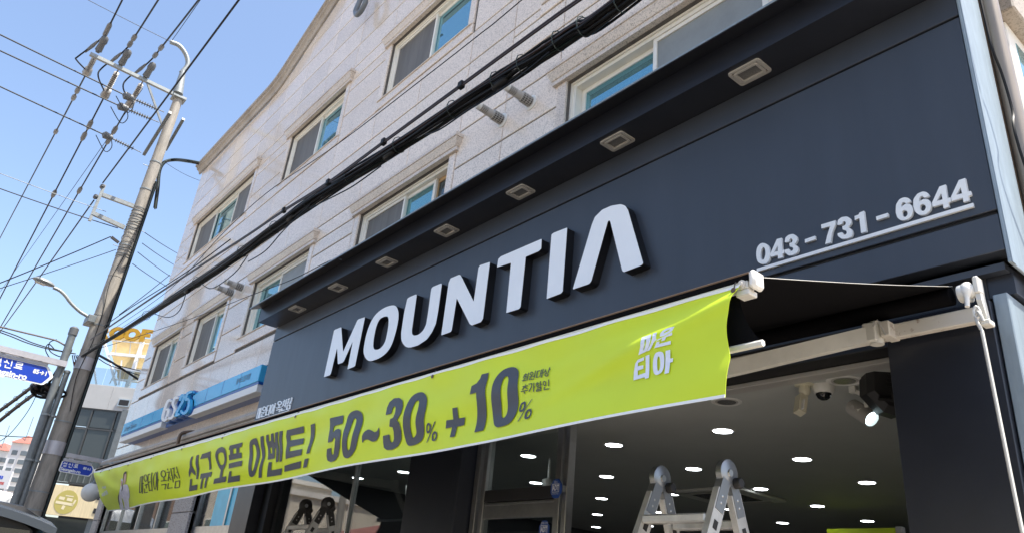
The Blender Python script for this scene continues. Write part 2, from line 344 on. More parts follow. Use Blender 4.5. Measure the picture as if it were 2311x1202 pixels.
# ------------------------------------------------------------------ granite building
GY = 3.85
XL, XR = -18.8, -1.0
H0 = 1.6
def top_z(x):                                                # wall top under the cornice (world z): flat, then a rising gable
    x = -x
    if x > 14.3: return 9.68 + H0
    if x > 13.6: t = (14.3 - x) / .7; return 9.68 + H0 + .145 * t * t
    if x > 7.9: return 9.825 + H0 + (13.6 - x) * .415
    if x > 2.2: return 9.825 + H0 + (x - 2.2) * .415
    return 9.68 + H0
gb = thing('granite_building', 'three storey pale granite clad building with stone window hoods and gabled parapet', 'building', (-9.9, GY, 0))
WIN = [  # outer x0,x1 (stone surround), z surround bottom, z frame bottom, z hood bottom (relative to eye)
    dict(x=(-17.8, -13.92), z=(6.52, 6.70, 7.74), s=[(0, .335, 'screen', 1), (.30, .735, 'pane', 0), (.70, 1, 'screen', 1)]),
    dict(x=(-12.43, -9.98), z=(6.52, 6.70, 7.74), s=[(0, .53, 'screen', 1), (.50, 1, 'pane', 0)]),
    dict(x=(-8.78, -6.36), z=(6.52, 6.70, 7.74), s=[(0, .53, 'screen', 1), (.50, 1, 'pane', 0)]),
    dict(x=(-5.0, -2.1), z=(5.88, 6.05, 7.74), s=[(0, .52, 'pane', 0), (.48, 1, 'screen', 1)]),
    dict(x=(-18.16, -16.1), z=(3.52, 3.72, 4.72), s=[(0, .55, 'screen', 1), (.51, 1, 'pane', 0)]),
    dict(x=(-15.32, -13.4), z=(3.52, 3.72, 4.72), s=[(0, .55, 'screen', 1), (.51, 1, 'pane', 0)]),
    dict(x=(-12.41, -9.97), z=(3.52, 3.72, 4.72), s=[(0, .48, 'paneg', 0), (.45, 1, 'frost', 1)]),
    dict(x=(-8.7, -6.32), z=(3.52, 3.72, 4.72), s=[(0, .50, 'screen', 1), (.47, .82, 'paneg', 0), (.80, 1, 'wood', 2)]),
    dict(x=(-4.6, -2.15), z=(3.52, 3.72, 4.72), s=[(0, .49, 'pane', 2), (.46, 1, 'frost', 1)]),
]
JW = .13
outline = [(XL, 0), (XR, 0)] + [(x, top_z(x)) for x in [XR, -2.2, -7.9, -13.6, -13.8, -14.0, -14.2, -14.4, XL]]
holes = [[(a['x'][0] + JW, a['z'][1] + H0), (a['x'][1] - JW, a['z'][1] + H0), (a['x'][1] - JW, a['z'][2] + H0), (a['x'][0] + JW, a['z'][2] + H0)] for a in WIN]
holes += [[(-9.45, -.1), (-1.4, -.1), (-1.4, 3.15), (-9.45, 3.15)], [(-18.35, -.1), (-13.35, -.1), (-13.35, 3.2), (-18.35, 3.2)], [(-12.45, -.1), (-9.9, -.1), (-9.9, 3.2), (-12.45, 3.2)]]
vs, ts = shape2d([outline], holes)
a_, b_ = extrude2d(vs, ts, lambda x, z: (x, GY + .014, z), lambda x, z: (x, GY + .2, z))
MB().add(a_, b_).build('wall', M['joint'], gb)
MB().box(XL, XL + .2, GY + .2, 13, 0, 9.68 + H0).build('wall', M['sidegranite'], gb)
MB().box(XR - .2, XR - .012, GY + .2, 13, 0, 9.68 + H0).build('wall', M['joint'], gb)
MB().box(XL + .2, XR - .2, 12.8, 13, 0, 9.68 + H0).build('wall', M['sidegranite'], gb)
MB().box(XL + .2, XR - .2, GY + .2, 12.8, 9.2 + H0, 9.4 + H0).build('roof', M['concrete'], gb)
# cladding panels
VX = [-18.8, -18.2, -17.2, -16.17, -15.36, -14.35, -13.37, -12.41, -11.2, -9.98, -8.73, -7.5, -6.32, -5.46, -4.6, -3.4, -2.2, -1.0]
VZ = [2.46 + .508 * k for k in range(-1, 20)]
def clip(poly, fn):                                          # keep fn(p)>=0
    out = []
    for i in range(len(poly)):
        p, q = poly[i], poly[(i + 1) % len(poly)]; a, b = fn(p), fn(q)
        if a >= 0: out.append(p)
        if (a >= 0) != (b >= 0): t = a / (a - b); out.append((p[0] + (q[0] - p[0]) * t, p[1] + (q[1] - p[1]) * t))
    return out
def minus(rects, h):
    out = []
    for (x0, x1, z0, z1) in rects:
        a0, a1, c0, c1 = h
        if a1 <= x0 or a0 >= x1 or c1 <= z0 or c0 >= z1: out.append((x0, x1, z0, z1)); continue
        if z0 < c0: out.append((x0, x1, z0, c0))
        if c1 < z1: out.append((x0, x1, c1, z1))
        zz0, zz1 = max(z0, c0), min(z1, c1)
        if x0 < a0: out.append((x0, a0, zz0, zz1))
        if a1 < x1: out.append((a1, x1, zz0, zz1))
    return [r for r in out if r[1] - r[0] > .06 and r[3] - r[2] > .05]
PCACHE = {}
def panel(poly, parent, m, fn=None):
    cx, cz = poly[0]
    rel = tuple((round(a - cx, 3), round(b - cz, 3)) for a, b in poly); key = (rel, m, fn is None)
    if key not in PCACHE:
        n = len(rel); c = (sum(p[0] for p in rel) / n, sum(p[1] for p in rel) / n)
        g, ch = .006, .005
        ins = lambda q, d: (q[0] + (d if q[0] < c[0] else -d), q[1] + (d * 1.45 if q[1] < c[1] else -d * 1.45))
        o0 = [ins(q, g) for q in rel]; o1 = [ins(q, g + ch) for q in rel]
        mk = (lambda a, b, y: (a, y, b)) if fn is None else (lambda a, b, y: (-y, a, b))
        mb = MB().add([mk(a, b, .02) for a, b in o0] + [mk(a, b, ch) for a, b in o0] + [mk(a, b, 0) for a, b in o1],
                      [tuple(range(2 * n, 3 * n))] + [(k * n + i, k * n + (i + 1) % n, (k + 1) * n + (i + 1) % n, (k + 1) * n + i) for k in (0, 1) for i in range(n)])
        PCACHE[key] = mb.mesh('granite_panel'); PCACHE[key].materials.append(M[m])
    o = bpy.data.objects.new('granite_panel', PCACHE[key]); COL.objects.link(o); o.parent = parent
    pos = V((cx, GY, cz)) if fn is None else V((XR, cx, cz))
    o.location = pos - parent.location; return o
for i in range(len(VX) - 1):
    for k in range(len(VZ) - 1):
        x0, x1, z0, z1 = VX[i], VX[i + 1], VZ[k], VZ[k + 1]
        if x0 >= -9.99 and z1 < 3.3: continue
        if z0 < 2.3: z0 = 2.22
        rects = [(x0, x1, z0, z1)]
        for a in WIN: rects = minus(rects, (a['x'][0], a['x'][1], a['z'][0], a['z'][2] + .02))
        for (p0, p1, q0, q1) in rects:
            if min(top_z(p0), top_z(p1)) - H0 <= q0 and max(top_z(p0), top_z(p1)) - H0 <= q0 + .03: continue
            poly = [(p0, q0 + H0), (p1, q0 + H0), (p1, q1 + H0), (p0, q1 + H0)]
            t0, t1 = top_z(p0), top_z(p1)
            if min(t0, t1) < q1 + H0: poly = clip(poly, lambda p: t0 + (t1 - t0) * (p[0] - p0) / (p1 - p0) - .02 - p[1])
            if len(poly) >= 3: panel(poly, gb, 'granite')
for k in range(0, 13):                                       # side wall courses
    for y0, y1 in ((3.85, 4.75), (4.75, 5.75)):
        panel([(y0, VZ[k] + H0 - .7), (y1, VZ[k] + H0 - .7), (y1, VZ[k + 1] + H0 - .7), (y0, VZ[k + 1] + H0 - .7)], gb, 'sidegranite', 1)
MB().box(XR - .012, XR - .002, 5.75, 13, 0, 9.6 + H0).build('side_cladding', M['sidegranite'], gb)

def hood(x0, x1, zb, parent, fy=GY, d=.1):
    prof = [(0.012, 0), (.045, 0), (.045, .05), (.055, .055), (.07, .09), (d - .012, .135), (d - .012, .15), (d, .155), (d, .2), (.03, .213)]
    mb = MB(); vs = []
    for (e, h) in prof: vs += [(x0 - e, fy + .02, zb + h), (x0 - e, fy - e, zb + h), (x1 + e, fy - e, zb + h), (x1 + e, fy + .02, zb + h)]
    fs = [(0, 1, 2, 3), tuple(4 * (len(prof) - 1) + q for q in (3, 2, 1, 0))]
    for i in range(len(prof) - 1):
        for q in range(4): fs.append((4 * i + q, 4 * i + (q + 1) % 4, 4 * i + 4 + (q + 1) % 4, 4 * i + 4 + q))
    return mb.add(vs, fs).build('lintel', M['trim'], parent)
def window(a):
    x0, x1 = a['x']; zs, zf, zh = [q + H0 for q in a['z']]
    i0, i1 = x0 + JW, x1 - JW; fy = GY + .07; fw = .06
    f = MB()
    for b in ((i0, i0 + fw, zf, zh), (i1 - fw, i1, zf, zh), (i0 + fw, i1 - fw, zf, zf + fw * .8), (i0 + fw, i1 - fw, zh - fw, zh)):
        f.box(b[0], b[1], fy, fy + .12, b[2], b[3])
    for b in ((i0, i0 + .022, zf, zh), (i1 - .022, i1, zf, zh), (i0 + .022, i1 - .022, zh - .022, zh)):
        f.box(b[0], b[1], fy - .018, fy - .0005, b[2], b[3])
    wo = f.build('window', M['frame'], gb)
    for (b0, b1) in ((x0, i0), (x1 - JW, x1)):
        MB().cbox(b0 + .002, b1 - .001, GY - .012, GY + .19, zs + .17, zh + .004, .006).build('jamb', M['trim'] if a is WIN[8] else M['granite'], wo)
    MB().cbox(x0 + .001, x1 - .001, GY - .014, GY + .19, zs + .004, zf - .022, .006).build('sill', M['granite'], wo)
    MB().cbox(x0 + .03, x1 - .03, GY - .03, GY + .18, zf - .022, zf - .002, .005).build('sill_ledge', M['trim'], wo)
    hood(x0, x1, zh + .006, wo)
    W = i1 - i0 - 2 * fw; zb, zt = zf + fw * .8 + .002, zh - fw - .002
    for (p, q, kind, lay) in a['s']:
        s0, s1 = i0 + fw + W * p + .002, i0 + fw + W * q - .002; y0 = fy + .012 + .034 * (1 - lay if lay < 2 else 2); sw = .05 if kind != 'screen' and kind != 'frost' else .04
        sf = MB()
        for b in ((s0, s0 + sw, zb, zt), (s1 - sw, s1, zb, zt), (s0 + sw, s1 - sw, zb, zb + sw), (s0 + sw, s1 - sw, zt - sw, zt)): sf.box(b[0], b[1], y0, y0 + .03, b[2], b[3])
        so_ = sf.build('sash', M['wood'] if kind == 'wood' else M['frame'], wo)
        MB().box(s0 + sw - .004, s1 - sw + .004, y0 + .013, y0 + .019, zb + sw - .004, zt - sw + .004).build('screen' if kind in ('screen', 'frost') else 'pane', M['dimglass'] if kind == 'wood' else M[kind], wo)
        if kind in ('pane', 'paneg') and (q - p) > .3:
            MB().box(s1 - sw * .7, s1 - sw * .3, y0 - .012, y0 - .0005, (zb + zt) / 2 - .08, (zb + zt) / 2 + .06).build('latch', M['greypl'], wo)
    return wo
for a in WIN: window(a)
# parapet cornice: profile swept along the wall top
CP = [(.0, 0), (.04, 0), (.045, .04), (.075, .08), (.12, .105), (.125, .15), (.17, .165), (.17, .225), (.02, .235), (-.15, .235)]
def sweep(path, prof, name, m, parent):
    mb = MB(); n = len(prof); vs = []
    for (x, z) in path: vs += [(x, GY - e, z + h) for e, h in prof]
    fs = [tuple(range(n)), tuple(reversed(range((len(path) - 1) * n, len(path) * n)))]
    for i in range(len(path) - 1):
        for k in range(n): fs.append((i * n + k, i * n + (k + 1) % n, (i + 1) * n + (k + 1) % n, (i + 1) * n + k))
    return mb.add(vs, fs).build(name, m, parent)
cx_ = [-19.0, -18.0, -17.0, -16.0, -15.0, -14.35, -14.2, -14.05, -13.9, -13.75, -13.6, -12.5, -11.4, -10.3, -9.2, -7.9, -5, -2.2, -.9]
cuts = [(-19.0, -17.0), (-17.0, -15.0), (-15.0, -13.6), (-13.6, -12.5), (-12.5, -11.4), (-11.4, -10.3), (-10.3, -9.2), (-9.2, -7.9), (-7.9, -2.2), (-2.2, -.9)]
for c0, c1 in cuts:
    sweep([(x + (.003 if x == c0 else -.003 if x == c1 else 0), top_z(x)) for x in cx_ if c0 <= x <= c1], CP, 'cornice_stone', M['cornice'], gb)
MB().box(-19.0, -18.78, GY + .16, 12.9, 9.72 + H0, 9.96 + H0).build('cornice_stone', M['cornice'], gb)
# string course above the convenience shop windows
SCP = [(0, 0), (.05, 0), (.05, .08), (.08, .09), (.09, .15), (.13, .17), (.13, .19), (.17, .20), (.185, .24), (.17, .285), (.12, .30), (-.01, .31)]
for c0, c1 in ((-18.98, -16.9), (-16.9, -14.8), (-14.8, -12.7), (-12.7, -11.0), (-11.0, -9.78)):
    sweep([(c0 + .002, 1.90 + H0), (c1 - .002, 1.90 + H0)], SCP, 'string_course', M['cornice'], gb)
# ground floor pillars of the convenience shop, stone by stone
for (p0, p1, mm) in ((-18.8, -18.35, 'darkgranite'), (-13.35, -12.45, 'darkgranite')):
    for k in range(7): MB().cbox(p0, p1, GY - .03, GY + .18, .135 + k * .48, .135 + k * .48 + .472, .008).build('pillar_stone', M[mm], gb)
MB().box(-18.8, -9.76, GY - .012, GY + .012, 3.2, 3.5).build('fascia_band', M['trim'], gb)
# convenience shop glazing
for (g0, g1, ms) in ((-18.35, -13.35, (-17.0, -15.7, -14.5)), (-12.45, -9.9, (-11.15,))):
    fr = MB()
    fr.box(g0, g0 + .06, GY + .06, GY + .14, .13, 3.2); fr.box(g1 - .06, g1, GY + .06, GY + .14, .13, 3.2); fr.box(g0 + .06, g1 - .06, GY + .06, GY + .14, 3.12, 3.2); fr.box(g0 + .06, g1 - .06, GY + .06, GY + .14, 2.20, 2.32)
    sf = fr.build('shop_window', M['steel'], gb)
    xs = [g0 + .06] + list(ms) + [g1 - .06]
    for i in range(len(xs) - 1):
        if i: MB().box(xs[i] - .03, xs[i] + .03, GY + .062, GY + .138, .13, 3.12).build('mullion', M['steel'], sf)
        MB().box(xs[i] + .028, xs[i + 1] - .028, GY + .09, GY + .098, 2.315, 3.125).build('pane', M['glass'], sf)
        MB().box(xs[i] + .028, xs[i + 1] - .028, GY + .09, GY + .098, .13, 2.205).build('pane', M['glass'], sf)
MB().box(-11.75, -9.97, GY + .082, GY + .0875, 2.325, 3.11).build('window_poster', M['cyanp'], gb)
structure(MB().box(-18.6, -9.85, 8, 8.1, 0, 3.3).build('wall_convenience_shop', M['housew']))
structure(MB().box(-18.6, -9.85, GY + .21, 8, 3.3, 3.35).build('ceiling_convenience_shop', M['ceil']))

# gooseneck roof vent
g = [(-10.6, GY - .02, 10.98 + H0)]; gc = PY(817, 8, GY - .25)
vp = thing('gooseneck_vent', 'grey bent vent pipe hooking over below the gable cornice', 'vent pipe', (gc.x, GY, gc.z))
pts = [V((gc.x + .02, GY + .05, gc.z - .1 + .55)), V((gc.x + .02, GY - .12, gc.z + .45))] + [V((gc.x - .16 + .18 * math.cos(a), GY - .2, gc.z + .1 + .18 * math.sin(a) * 1)) for a in [math.radians(q) for q in (20, -20, -60, -90, -120, -160, -190)]] + [V((gc.x - .34, GY - .15, gc.z + .5))]
MB().tube(crs(pts, 3), .045, 12).build('pipe', M['greypipe'], vp, True)
MB().lathe((gc.x + .02, GY - .03, gc.z + .45), (0, 1, 0), [(0, .08), (.03, .08)], 16).build('flange', M['zinc'], vp, True)

# ------------------------------------------------------------------ navy signboard with canopy
SB = thing('shop_signboard', 'long navy metal signboard with projecting canopy and small recessed lamps over the shop', 'signboard', (-5.4, 3.6, 3.2))
FY = 3.5; FX0, FX1 = -9.75, -1.0
MB().box(FX0 + .01, FX1 - .01, FY + .02, 3.83, 1.70 + H0, 3.40 + H0).build('backing', M['groove'], SB)
MB().cbox(FX0, FX1, FY, FY + .1, 1.872 + H0, 3.016 + H0, .003).build('main_panel', M['navy'], SB)
MB().cbox(FX0, FX1, FY, FY + .1, 3.032 + H0, 3.226 + H0, .003).build('upper_panel', M['navy'], SB)
MB().cbox(FX0, FX1, FY, FY + .1, 1.668 + H0, 1.85 + H0, .003).build('lower_panel', M['navy'], SB)
MB().box(FX0, FX1 - .03, FY + .055, 3.84, 1.60 + H0, 1.635 + H0).build('bottom_flange', M['navy'], SB)
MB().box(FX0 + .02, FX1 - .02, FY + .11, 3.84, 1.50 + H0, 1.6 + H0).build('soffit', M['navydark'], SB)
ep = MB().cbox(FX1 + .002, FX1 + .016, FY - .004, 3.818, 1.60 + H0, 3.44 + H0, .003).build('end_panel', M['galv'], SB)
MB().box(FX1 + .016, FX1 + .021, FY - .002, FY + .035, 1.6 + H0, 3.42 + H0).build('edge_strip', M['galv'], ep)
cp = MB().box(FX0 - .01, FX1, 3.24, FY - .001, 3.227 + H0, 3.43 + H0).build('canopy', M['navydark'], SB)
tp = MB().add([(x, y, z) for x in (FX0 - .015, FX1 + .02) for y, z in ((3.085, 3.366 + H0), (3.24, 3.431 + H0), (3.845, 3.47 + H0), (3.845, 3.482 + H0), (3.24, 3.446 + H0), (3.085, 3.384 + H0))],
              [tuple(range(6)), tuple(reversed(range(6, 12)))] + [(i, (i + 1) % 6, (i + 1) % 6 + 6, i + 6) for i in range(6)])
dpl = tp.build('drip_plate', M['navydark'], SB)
MB().box(FX0 - .016, FX1 + .021, 3.081, 3.0845, 3.372 + H0, 3.386 + H0).build('edge_glint', M['galv'], dpl)  # pale strip stands in for the plate edge catching the sky
bez = None
for x in (-8.78, -7.68, -6.58, -5.48, -4.39, -3.28, -2.15):
    zc = 3.227 + H0
    def ringbox(o, i, z0, z1):
        vs, ts = shape2d([rnd([(-o[0], -o[1]), (o[0], -o[1]), (o[0], o[1]), (-o[0], o[1])], .022)], [[(-i[0], -i[1]), (i[0], -i[1]), (i[0], i[1]), (-i[0], i[1])]])
        return extrude2d(vs, ts, lambda a, b: (a, b, z0), lambda a, b: (a, b, z1))
    if bez is None:
        m1 = MB().add(*ringbox((.113, .079), (.093, .062), -.012, .01)).mesh('lamp_bezel'); m1.materials.append(M['lampbezel'])
        m2 = MB().add(*ringbox((.088, .058), (.072, .044), -.018, .01)).mesh('lamp_ring'); m2.materials.append(M['lampbezel'])
        m3 = MB().box(-.092, .092, -.061, .061, -.002, .006).mesh('lamp_lens'); m3.materials.append(M['lens']); bez = (m1, m2, m3)
    lo = bpy.data.objects.new('recessed_lamp', bez[0]); COL.objects.link(lo); lo.parent = SB; lo.location = V((x, 3.357, zc)) - SB.location
    for me, nm in ((bez[1], 'lamp_ring'), (bez[2], 'lamp_lens')):
        q = bpy.data.objects.new(nm, me); COL.objects.link(q); q.parent = lo

# ------------------------------------------------------------------ raised lettering on the signboard (traced outlines on the sign plane)
cA, cB, cC = crop((720, 660), 6.01), crop((890, 590), 6.008), crop((1100, 440), 4.292)
MOUNT = [
    ('M', [rnd(cA([(65, 1140), (203, 510), (222, 495), (300, 465), (325, 800), (520, 370), (540, 355), (622, 328), (488, 985), (470, 1002), (385, 1035), (457, 655), (335, 925), (318, 945), (255, 965), (245, 740), (158, 1095), (140, 1117)]), 1.2)], []),
    ('O', [cr(cA([(1005, 168), (1055, 200), (1077, 290), (1060, 440), (1000, 660), (930, 790), (830, 875), (720, 918), (660, 912), (615, 850), (605, 760), (640, 570), (700, 400), (780, 280), (890, 200)]))], [cr(cA([(910, 318), (940, 345), (940, 440), (910, 610), (880, 690), (830, 750), (775, 770), (740, 750), (735, 680), (755, 540), (785, 430), (830, 350)]))]),
    ('U', [rnd(cB([(175, 500), (200, 480), (305, 435), (235, 930), (240, 980), (270, 1000), (330, 985), (390, 930), (430, 850), (455, 700), (500, 365), (520, 340), (645, 288), (590, 680), (560, 840), (510, 950), (440, 1050), (320, 1130), (220, 1160), (160, 1155), (115, 1110), (92, 1050), (92, 960), (130, 700)]), 4)], []),
    ('N', [rnd(cB([(635, 995), (735, 290), (760, 225), (880, 175), (900, 185), (1075, 540), (1140, 85), (1160, 50), (1295, 5), (1200, 770), (1170, 815), (1050, 860), (1020, 840), (845, 490), (775, 930), (760, 950)]), 1.5)], []),
    ('T', [rnd(cC([(92, 700), (105, 620), (130, 595), (525, 425), (520, 520), (495, 545), (370, 598), (320, 1080), (305, 1100), (182, 1138), (228, 655)]), 1.5)], []),
    ('I', [rnd(cC([(573, 1003), (620, 385), (640, 368), (772, 316), (728, 930), (710, 950)]), 1.5)], []),
    ('A', [rnd(cC([(825, 912), (1010, 290), (1040, 215), (1110, 145), (1200, 105), (1290, 90), (1335, 105), (1360, 145), (1508, 660), (1490, 680), (1320, 745), (1305, 730), (1190, 260), (1180, 245), (1165, 258), (1005, 830), (985, 857)]), 3)], []),
]
def on_plane(polys, Y): return [[(PY(x, y, Y).x, PY(x, y, Y).z) for x, y in p] for p in polys]
LT = thing('raised_lettering', 'big slanted white capital letters with deep black sides on the navy signboard', 'sign letters', (-5.4, 3.45, 4.0))
LF = 3.42
for nm, ad, sb in MOUNT:
    vs, ts = shape2d(on_plane(ad, LF), on_plane(sb, LF))
    a_, b_ = extrude2d(vs, ts, lambda x, z: (x, LF + .003, z), lambda x, z: (x, FY + .002, z))
    lo = MB().add(a_, b_).build('letter', M['blackside'], LT)
    a_, b_ = extrude2d(vs, ts, lambda x, z: (x, LF, z), lambda x, z: (x, LF + .0028, z))
    MB().add(a_, b_).build('letter_face', M['white'], lo)
cP = crop((1690, 390), 4.444)
PH = [
    ([cr(cP([(150, 705), (195, 730), (212, 800), (205, 870), (175, 905), (130, 912), (90, 890), (74, 830), (80, 760), (110, 715)]))], [cr(cP([(145, 745), (162, 770), (165, 820), (150, 865), (128, 870), (118, 840), (122, 780)]))]),
    ([cP([(280, 665), (328, 652), (335, 775), (352, 768), (353, 805), (337, 812), (340, 848), (292, 860), (290, 825), (217, 845), (213, 815)])], [cP([(288, 730), (290, 785), (252, 795)])]),
    ([rnd(cP([(358, 700), (365, 650), (400, 622), (445, 613), (480, 635), (487, 675), (465, 710), (455, 718), (490, 735), (498, 775), (480, 805), (440, 825), (395, 828), (362, 800), (357, 772), (405, 760), (412, 785), (435, 782), (447, 762), (435, 742), (410, 742), (405, 705), (430, 700), (440, 675), (425, 655), (408, 665), (405, 692)]), 3)], []),
    ([cP([(560, 668), (662, 632), (665, 668), (563, 703)])], []),
    ([cP([(725, 520), (868, 477), (868, 520), (835, 600), (820, 700), (765, 715), (785, 630), (815, 535), (728, 560)])], []),
    ([rnd(cP([(885, 528), (892, 475), (930, 445), (985, 438), (1020, 460), (1028, 505), (1005, 535), (990, 545), (1030, 565), (1042, 600), (1030, 640), (985, 660), (930, 663), (892, 635), (887, 608), (938, 595), (945, 620), (970, 622), (985, 600), (972, 575), (940, 572), (935, 535), (962, 530), (975, 505), (960, 482), (940, 492), (937, 515)]), 3)], []),
    ([cP([(1060, 435), (1100, 420), (1110, 400), (1153, 382), (1178, 590), (1125, 605), (1108, 455), (1062, 475)])], []),
    ([cP([(1275, 440), (1392, 403), (1395, 440), (1280, 477)])], []),
    ([rnd(cP([(1475, 320), (1510, 265), (1560, 245), (1605, 255), (1628, 290), (1572, 310), (1555, 290), (1532, 305), (1525, 350), (1570, 308), (1625, 315), (1648, 370), (1635, 430), (1590, 470), (1530, 480), (1490, 455), (1472, 400)]), 4)], [cr(cP([(1560, 375), (1585, 385), (1592, 415), (1575, 440), (1550, 440), (1538, 410), (1540, 385)]))]),
    ([rnd(cP([(1650, 265), (1690, 210), (1745, 187), (1790, 197), (1812, 235), (1755, 252), (1740, 230), (1712, 245), (1705, 295), (1750, 262), (1805, 268), (1832, 320), (1820, 375), (1770, 420), (1710, 425), (1668, 395), (1648, 340)]), 4)], [cr(cP([(1742, 315), (1765, 325), (1775, 350), (1758, 380), (1732, 380), (1716, 355), (1722, 325)]))]),
    ([cP([(1910, 140), (1972, 118), (1992, 255), (2022, 247), (2028, 290), (2000, 297), (2008, 340), (1952, 357), (1945, 313), (1842, 342), (1837, 300)])], [cP([(1928, 205), (1942, 268), (1882, 285)])]),
    ([cP([(2105, 75), (2168, 53), (2195, 190), (2222, 183), (2230, 222), (2202, 232), (2208, 278), (2152, 295), (2145, 252), (2035, 285), (2028, 240)])], [cP([(2122, 145), (2138, 208), (2075, 225)])]),
]
def relief(parent, name, adds, subs, yf, yb, m):
    vs, ts = shape2d(on_plane(adds, yf), on_plane(subs, yf))
    a_, b_ = extrude2d(vs, ts, lambda x, z: (x, yf, z), lambda x, z: (x, yb, z)); return MB().add(a_, b_).build(name, m, parent)
PT = thing('phone_number', 'row of silver grey telephone digits above a silver bar on navy signboard', 'sign digits', (-1.7, 3.49, 3.6))
for ad, sb in PH: relief(PT, 'digit', ad, sb, 3.484, FY + .001, M['silver'])
relief(PT, 'underline', [cP([(78, 958), (2247, 302), (2252, 340), (78, 990)])], [], 3.486, FY + .001, M['silver'])
cQ = crop((565, 885), 15.03)
def strokes(c, lst, wd): return [c(q) for pts in lst for q in stroke(pts[1:] if pts[0] == 'c' else pts, wd, closed=pts[0] == 'c')]
BR = thing('branch_name_lettering', 'small white Korean shop name over a white bar at the signboard end', 'sign letters', (-9.5, 3.49, 3.6))
BRG = [
    ([cQ(q) for q in stroke([(270, 550), (325, 530), (265, 850), (205, 865)], 22, True) + stroke([(365, 500), (288, 860)], 26) + stroke([(330, 670), (368, 660)], 24)], []),
    ([cQ(ell(468, 540, 70, 76, 20, -.15))] + [cQ(q) for q in stroke([(370, 685), (505, 645)], 28) + stroke([(440, 665), (425, 720)], 26) + stroke([(385, 715), (355, 820), (465, 788)], 28)], [cQ(ell(468, 540, 42, 40, 16, -.15))]),
    ([cQ(q) for q in stroke([(645, 432), (570, 452), (510, 760), (585, 735)], 28) + stroke([(545, 610), (600, 595)], 26) + stroke([(692, 405), (600, 765)], 28)], []),
    ([cQ(ell(722, 550, 50, 165, 24, -.22))] + [cQ(q) for q in stroke([(845, 350), (755, 715)], 30) + stroke([(810, 505), (855, 492)], 26)], [cQ(ell(722, 550, 20, 125, 20, -.22))]),
    ([cQ(ell(990, 350, 76, 74, 20, -.15))] + [cQ(q) for q in stroke([(972, 410), (962, 480)], 30) + stroke([(880, 522), (1042, 477)], 30) + stroke([(870, 592), (1010, 553), (965, 655)], 30)], [cQ(ell(990, 350, 44, 38, 16, -.15))]),
    ([cQ(q) for q in stroke([(1152, 235), (1146, 272)], 26) + stroke([(1098, 308), (1175, 286)], 26) + stroke([(1150, 300), (1072, 470)], 28) + stroke([(1115, 390), (1150, 450)], 26) + stroke([(1228, 215), (1165, 490)], 28) + stroke([(1165, 372), (1200, 362)], 24) + stroke([(1062, 520), (1042, 615), (1165, 578)], 30)], []),
    ([cQ(q) for q in stroke([(1265, 218), (1345, 196)], 26) + stroke([(1312, 210), (1242, 390)], 28) + stroke([(1285, 305), (1332, 370)], 26) + stroke([(1408, 160), (1352, 370)], 30) + stroke([(1335, 292), (1375, 282)], 24) + stroke([(1245, 432), (1340, 405), (1318, 540), (1218, 566)], 32, True)], []),
    ([cQ(q) for q in stroke([(155, 978), (1300, 612)], 40)], []),
]
for i, (ad, sb) in enumerate(BRG): relief(BR, 'underline' if i == 7 else 'letter', ad, sb, 3.488, FY + .001, M['white'])

# ------------------------------------------------------------------ retractable awning
AW = thing('retractable_awning', 'black cloth retractable awning with cream folding arms below the navy signboard', 'awning', (-5.4, 2.7, 2.6))
BY = 1.85                                                    # front bar distance
bz = lambda x: PX(0, 0, 1)                                   # unused
AX0, AX1 = -9.78, -1.20
zb_ = .995 + H0                                              # front bar top
bar = MB().cbox(AX0, AX1 - .03, BY + .005, BY + .045, zb_ - .022, zb_ + .006, .004).build('front_bar', M['cream'], AW)
MB().box(AX0, AX1 - .025, BY + .004, BY + .045, zb_ + .0065, zb_ + .022).build('cloth_roll', M['blackfab'], bar)
MB().tube([(AX0, BY + .008, zb_ + .027), (AX1 - .025, BY + .008, zb_ + .027)], .0045, 6).build('top_rail', M['bronze'], bar)
ec = MB().cbox(AX1 - .025, AX1 + .0, BY - .002, BY + .056, zb_ - .026, zb_ + .034, .009).build('end_cap', M['capw'], bar, True)
MB().cbox(AX1 - .075, AX1 - .026, BY + .006, BY + .052, zb_ - .042, zb_ - .0225, .003).build('bar_lip', M['cream'], bar)
MB().lathe((AX1 - .05, BY + .006, zb_ - .006), (0, -1, 0), [(0, .015), (.004, .015), (.005, .008), (.011, .007)], 10).build('bolt', M['rust'], bar, True)
MB().cbox(AX0 - .02, AX0, BY - .002, BY + .056, zb_ - .026, zb_ + .034, .008).build('end_cap', M['capw'], bar, True)
ry, rz = 3.43, 1.475 + H0                                    # roller axis
cl = MB(); n = 14
for i in range(n + 1):
    t = i / n; y = BY + .045 + (ry - BY - .045) * t; z = zb_ + .022 + (rz + .045 - zb_ - .022) * t - .006 * math.sin(math.pi * t)
    cl.v += [(AX0 + .06, y, z), (AX1 - .015, y, z), (AX1 - .015, y, z - .003), (AX0 + .06, y, z - .003)]
for i in range(n):
    for k in range(4): cl.f.append((4 * i + k, 4 * i + (k + 1) % 4, 4 * i + 4 + (k + 1) % 4, 4 * i + 4 + k))
cl.f += [(0, 1, 2, 3), (4 * n + 3, 4 * n + 2, 4 * n + 1, 4 * n)]
cl.build('canopy_cloth', M['blackfab'], AW, True)
MB().tube([(AX1 - .013, BY + .045 + (ry - BY - .045) * k / 8, zb_ + .0225 + (rz + .045 - zb_ - .022) * k / 8 - .006 * math.sin(math.pi * k / 8)) for k in range(9)], .0011, 5).build('cloth_edge', M['cream'], AW)
MB().tube([(AX0 + .03, ry, rz), (AX1 - .02, ry, rz)], .042, 14).build('roller_tube', M['blackfab'], AW, True)
MB().cbox(-9.7, -1.12, 3.43, 3.47, 1.335 + H0, 1.405 + H0, .004).build('mounting_bar', M['rust'], AW)
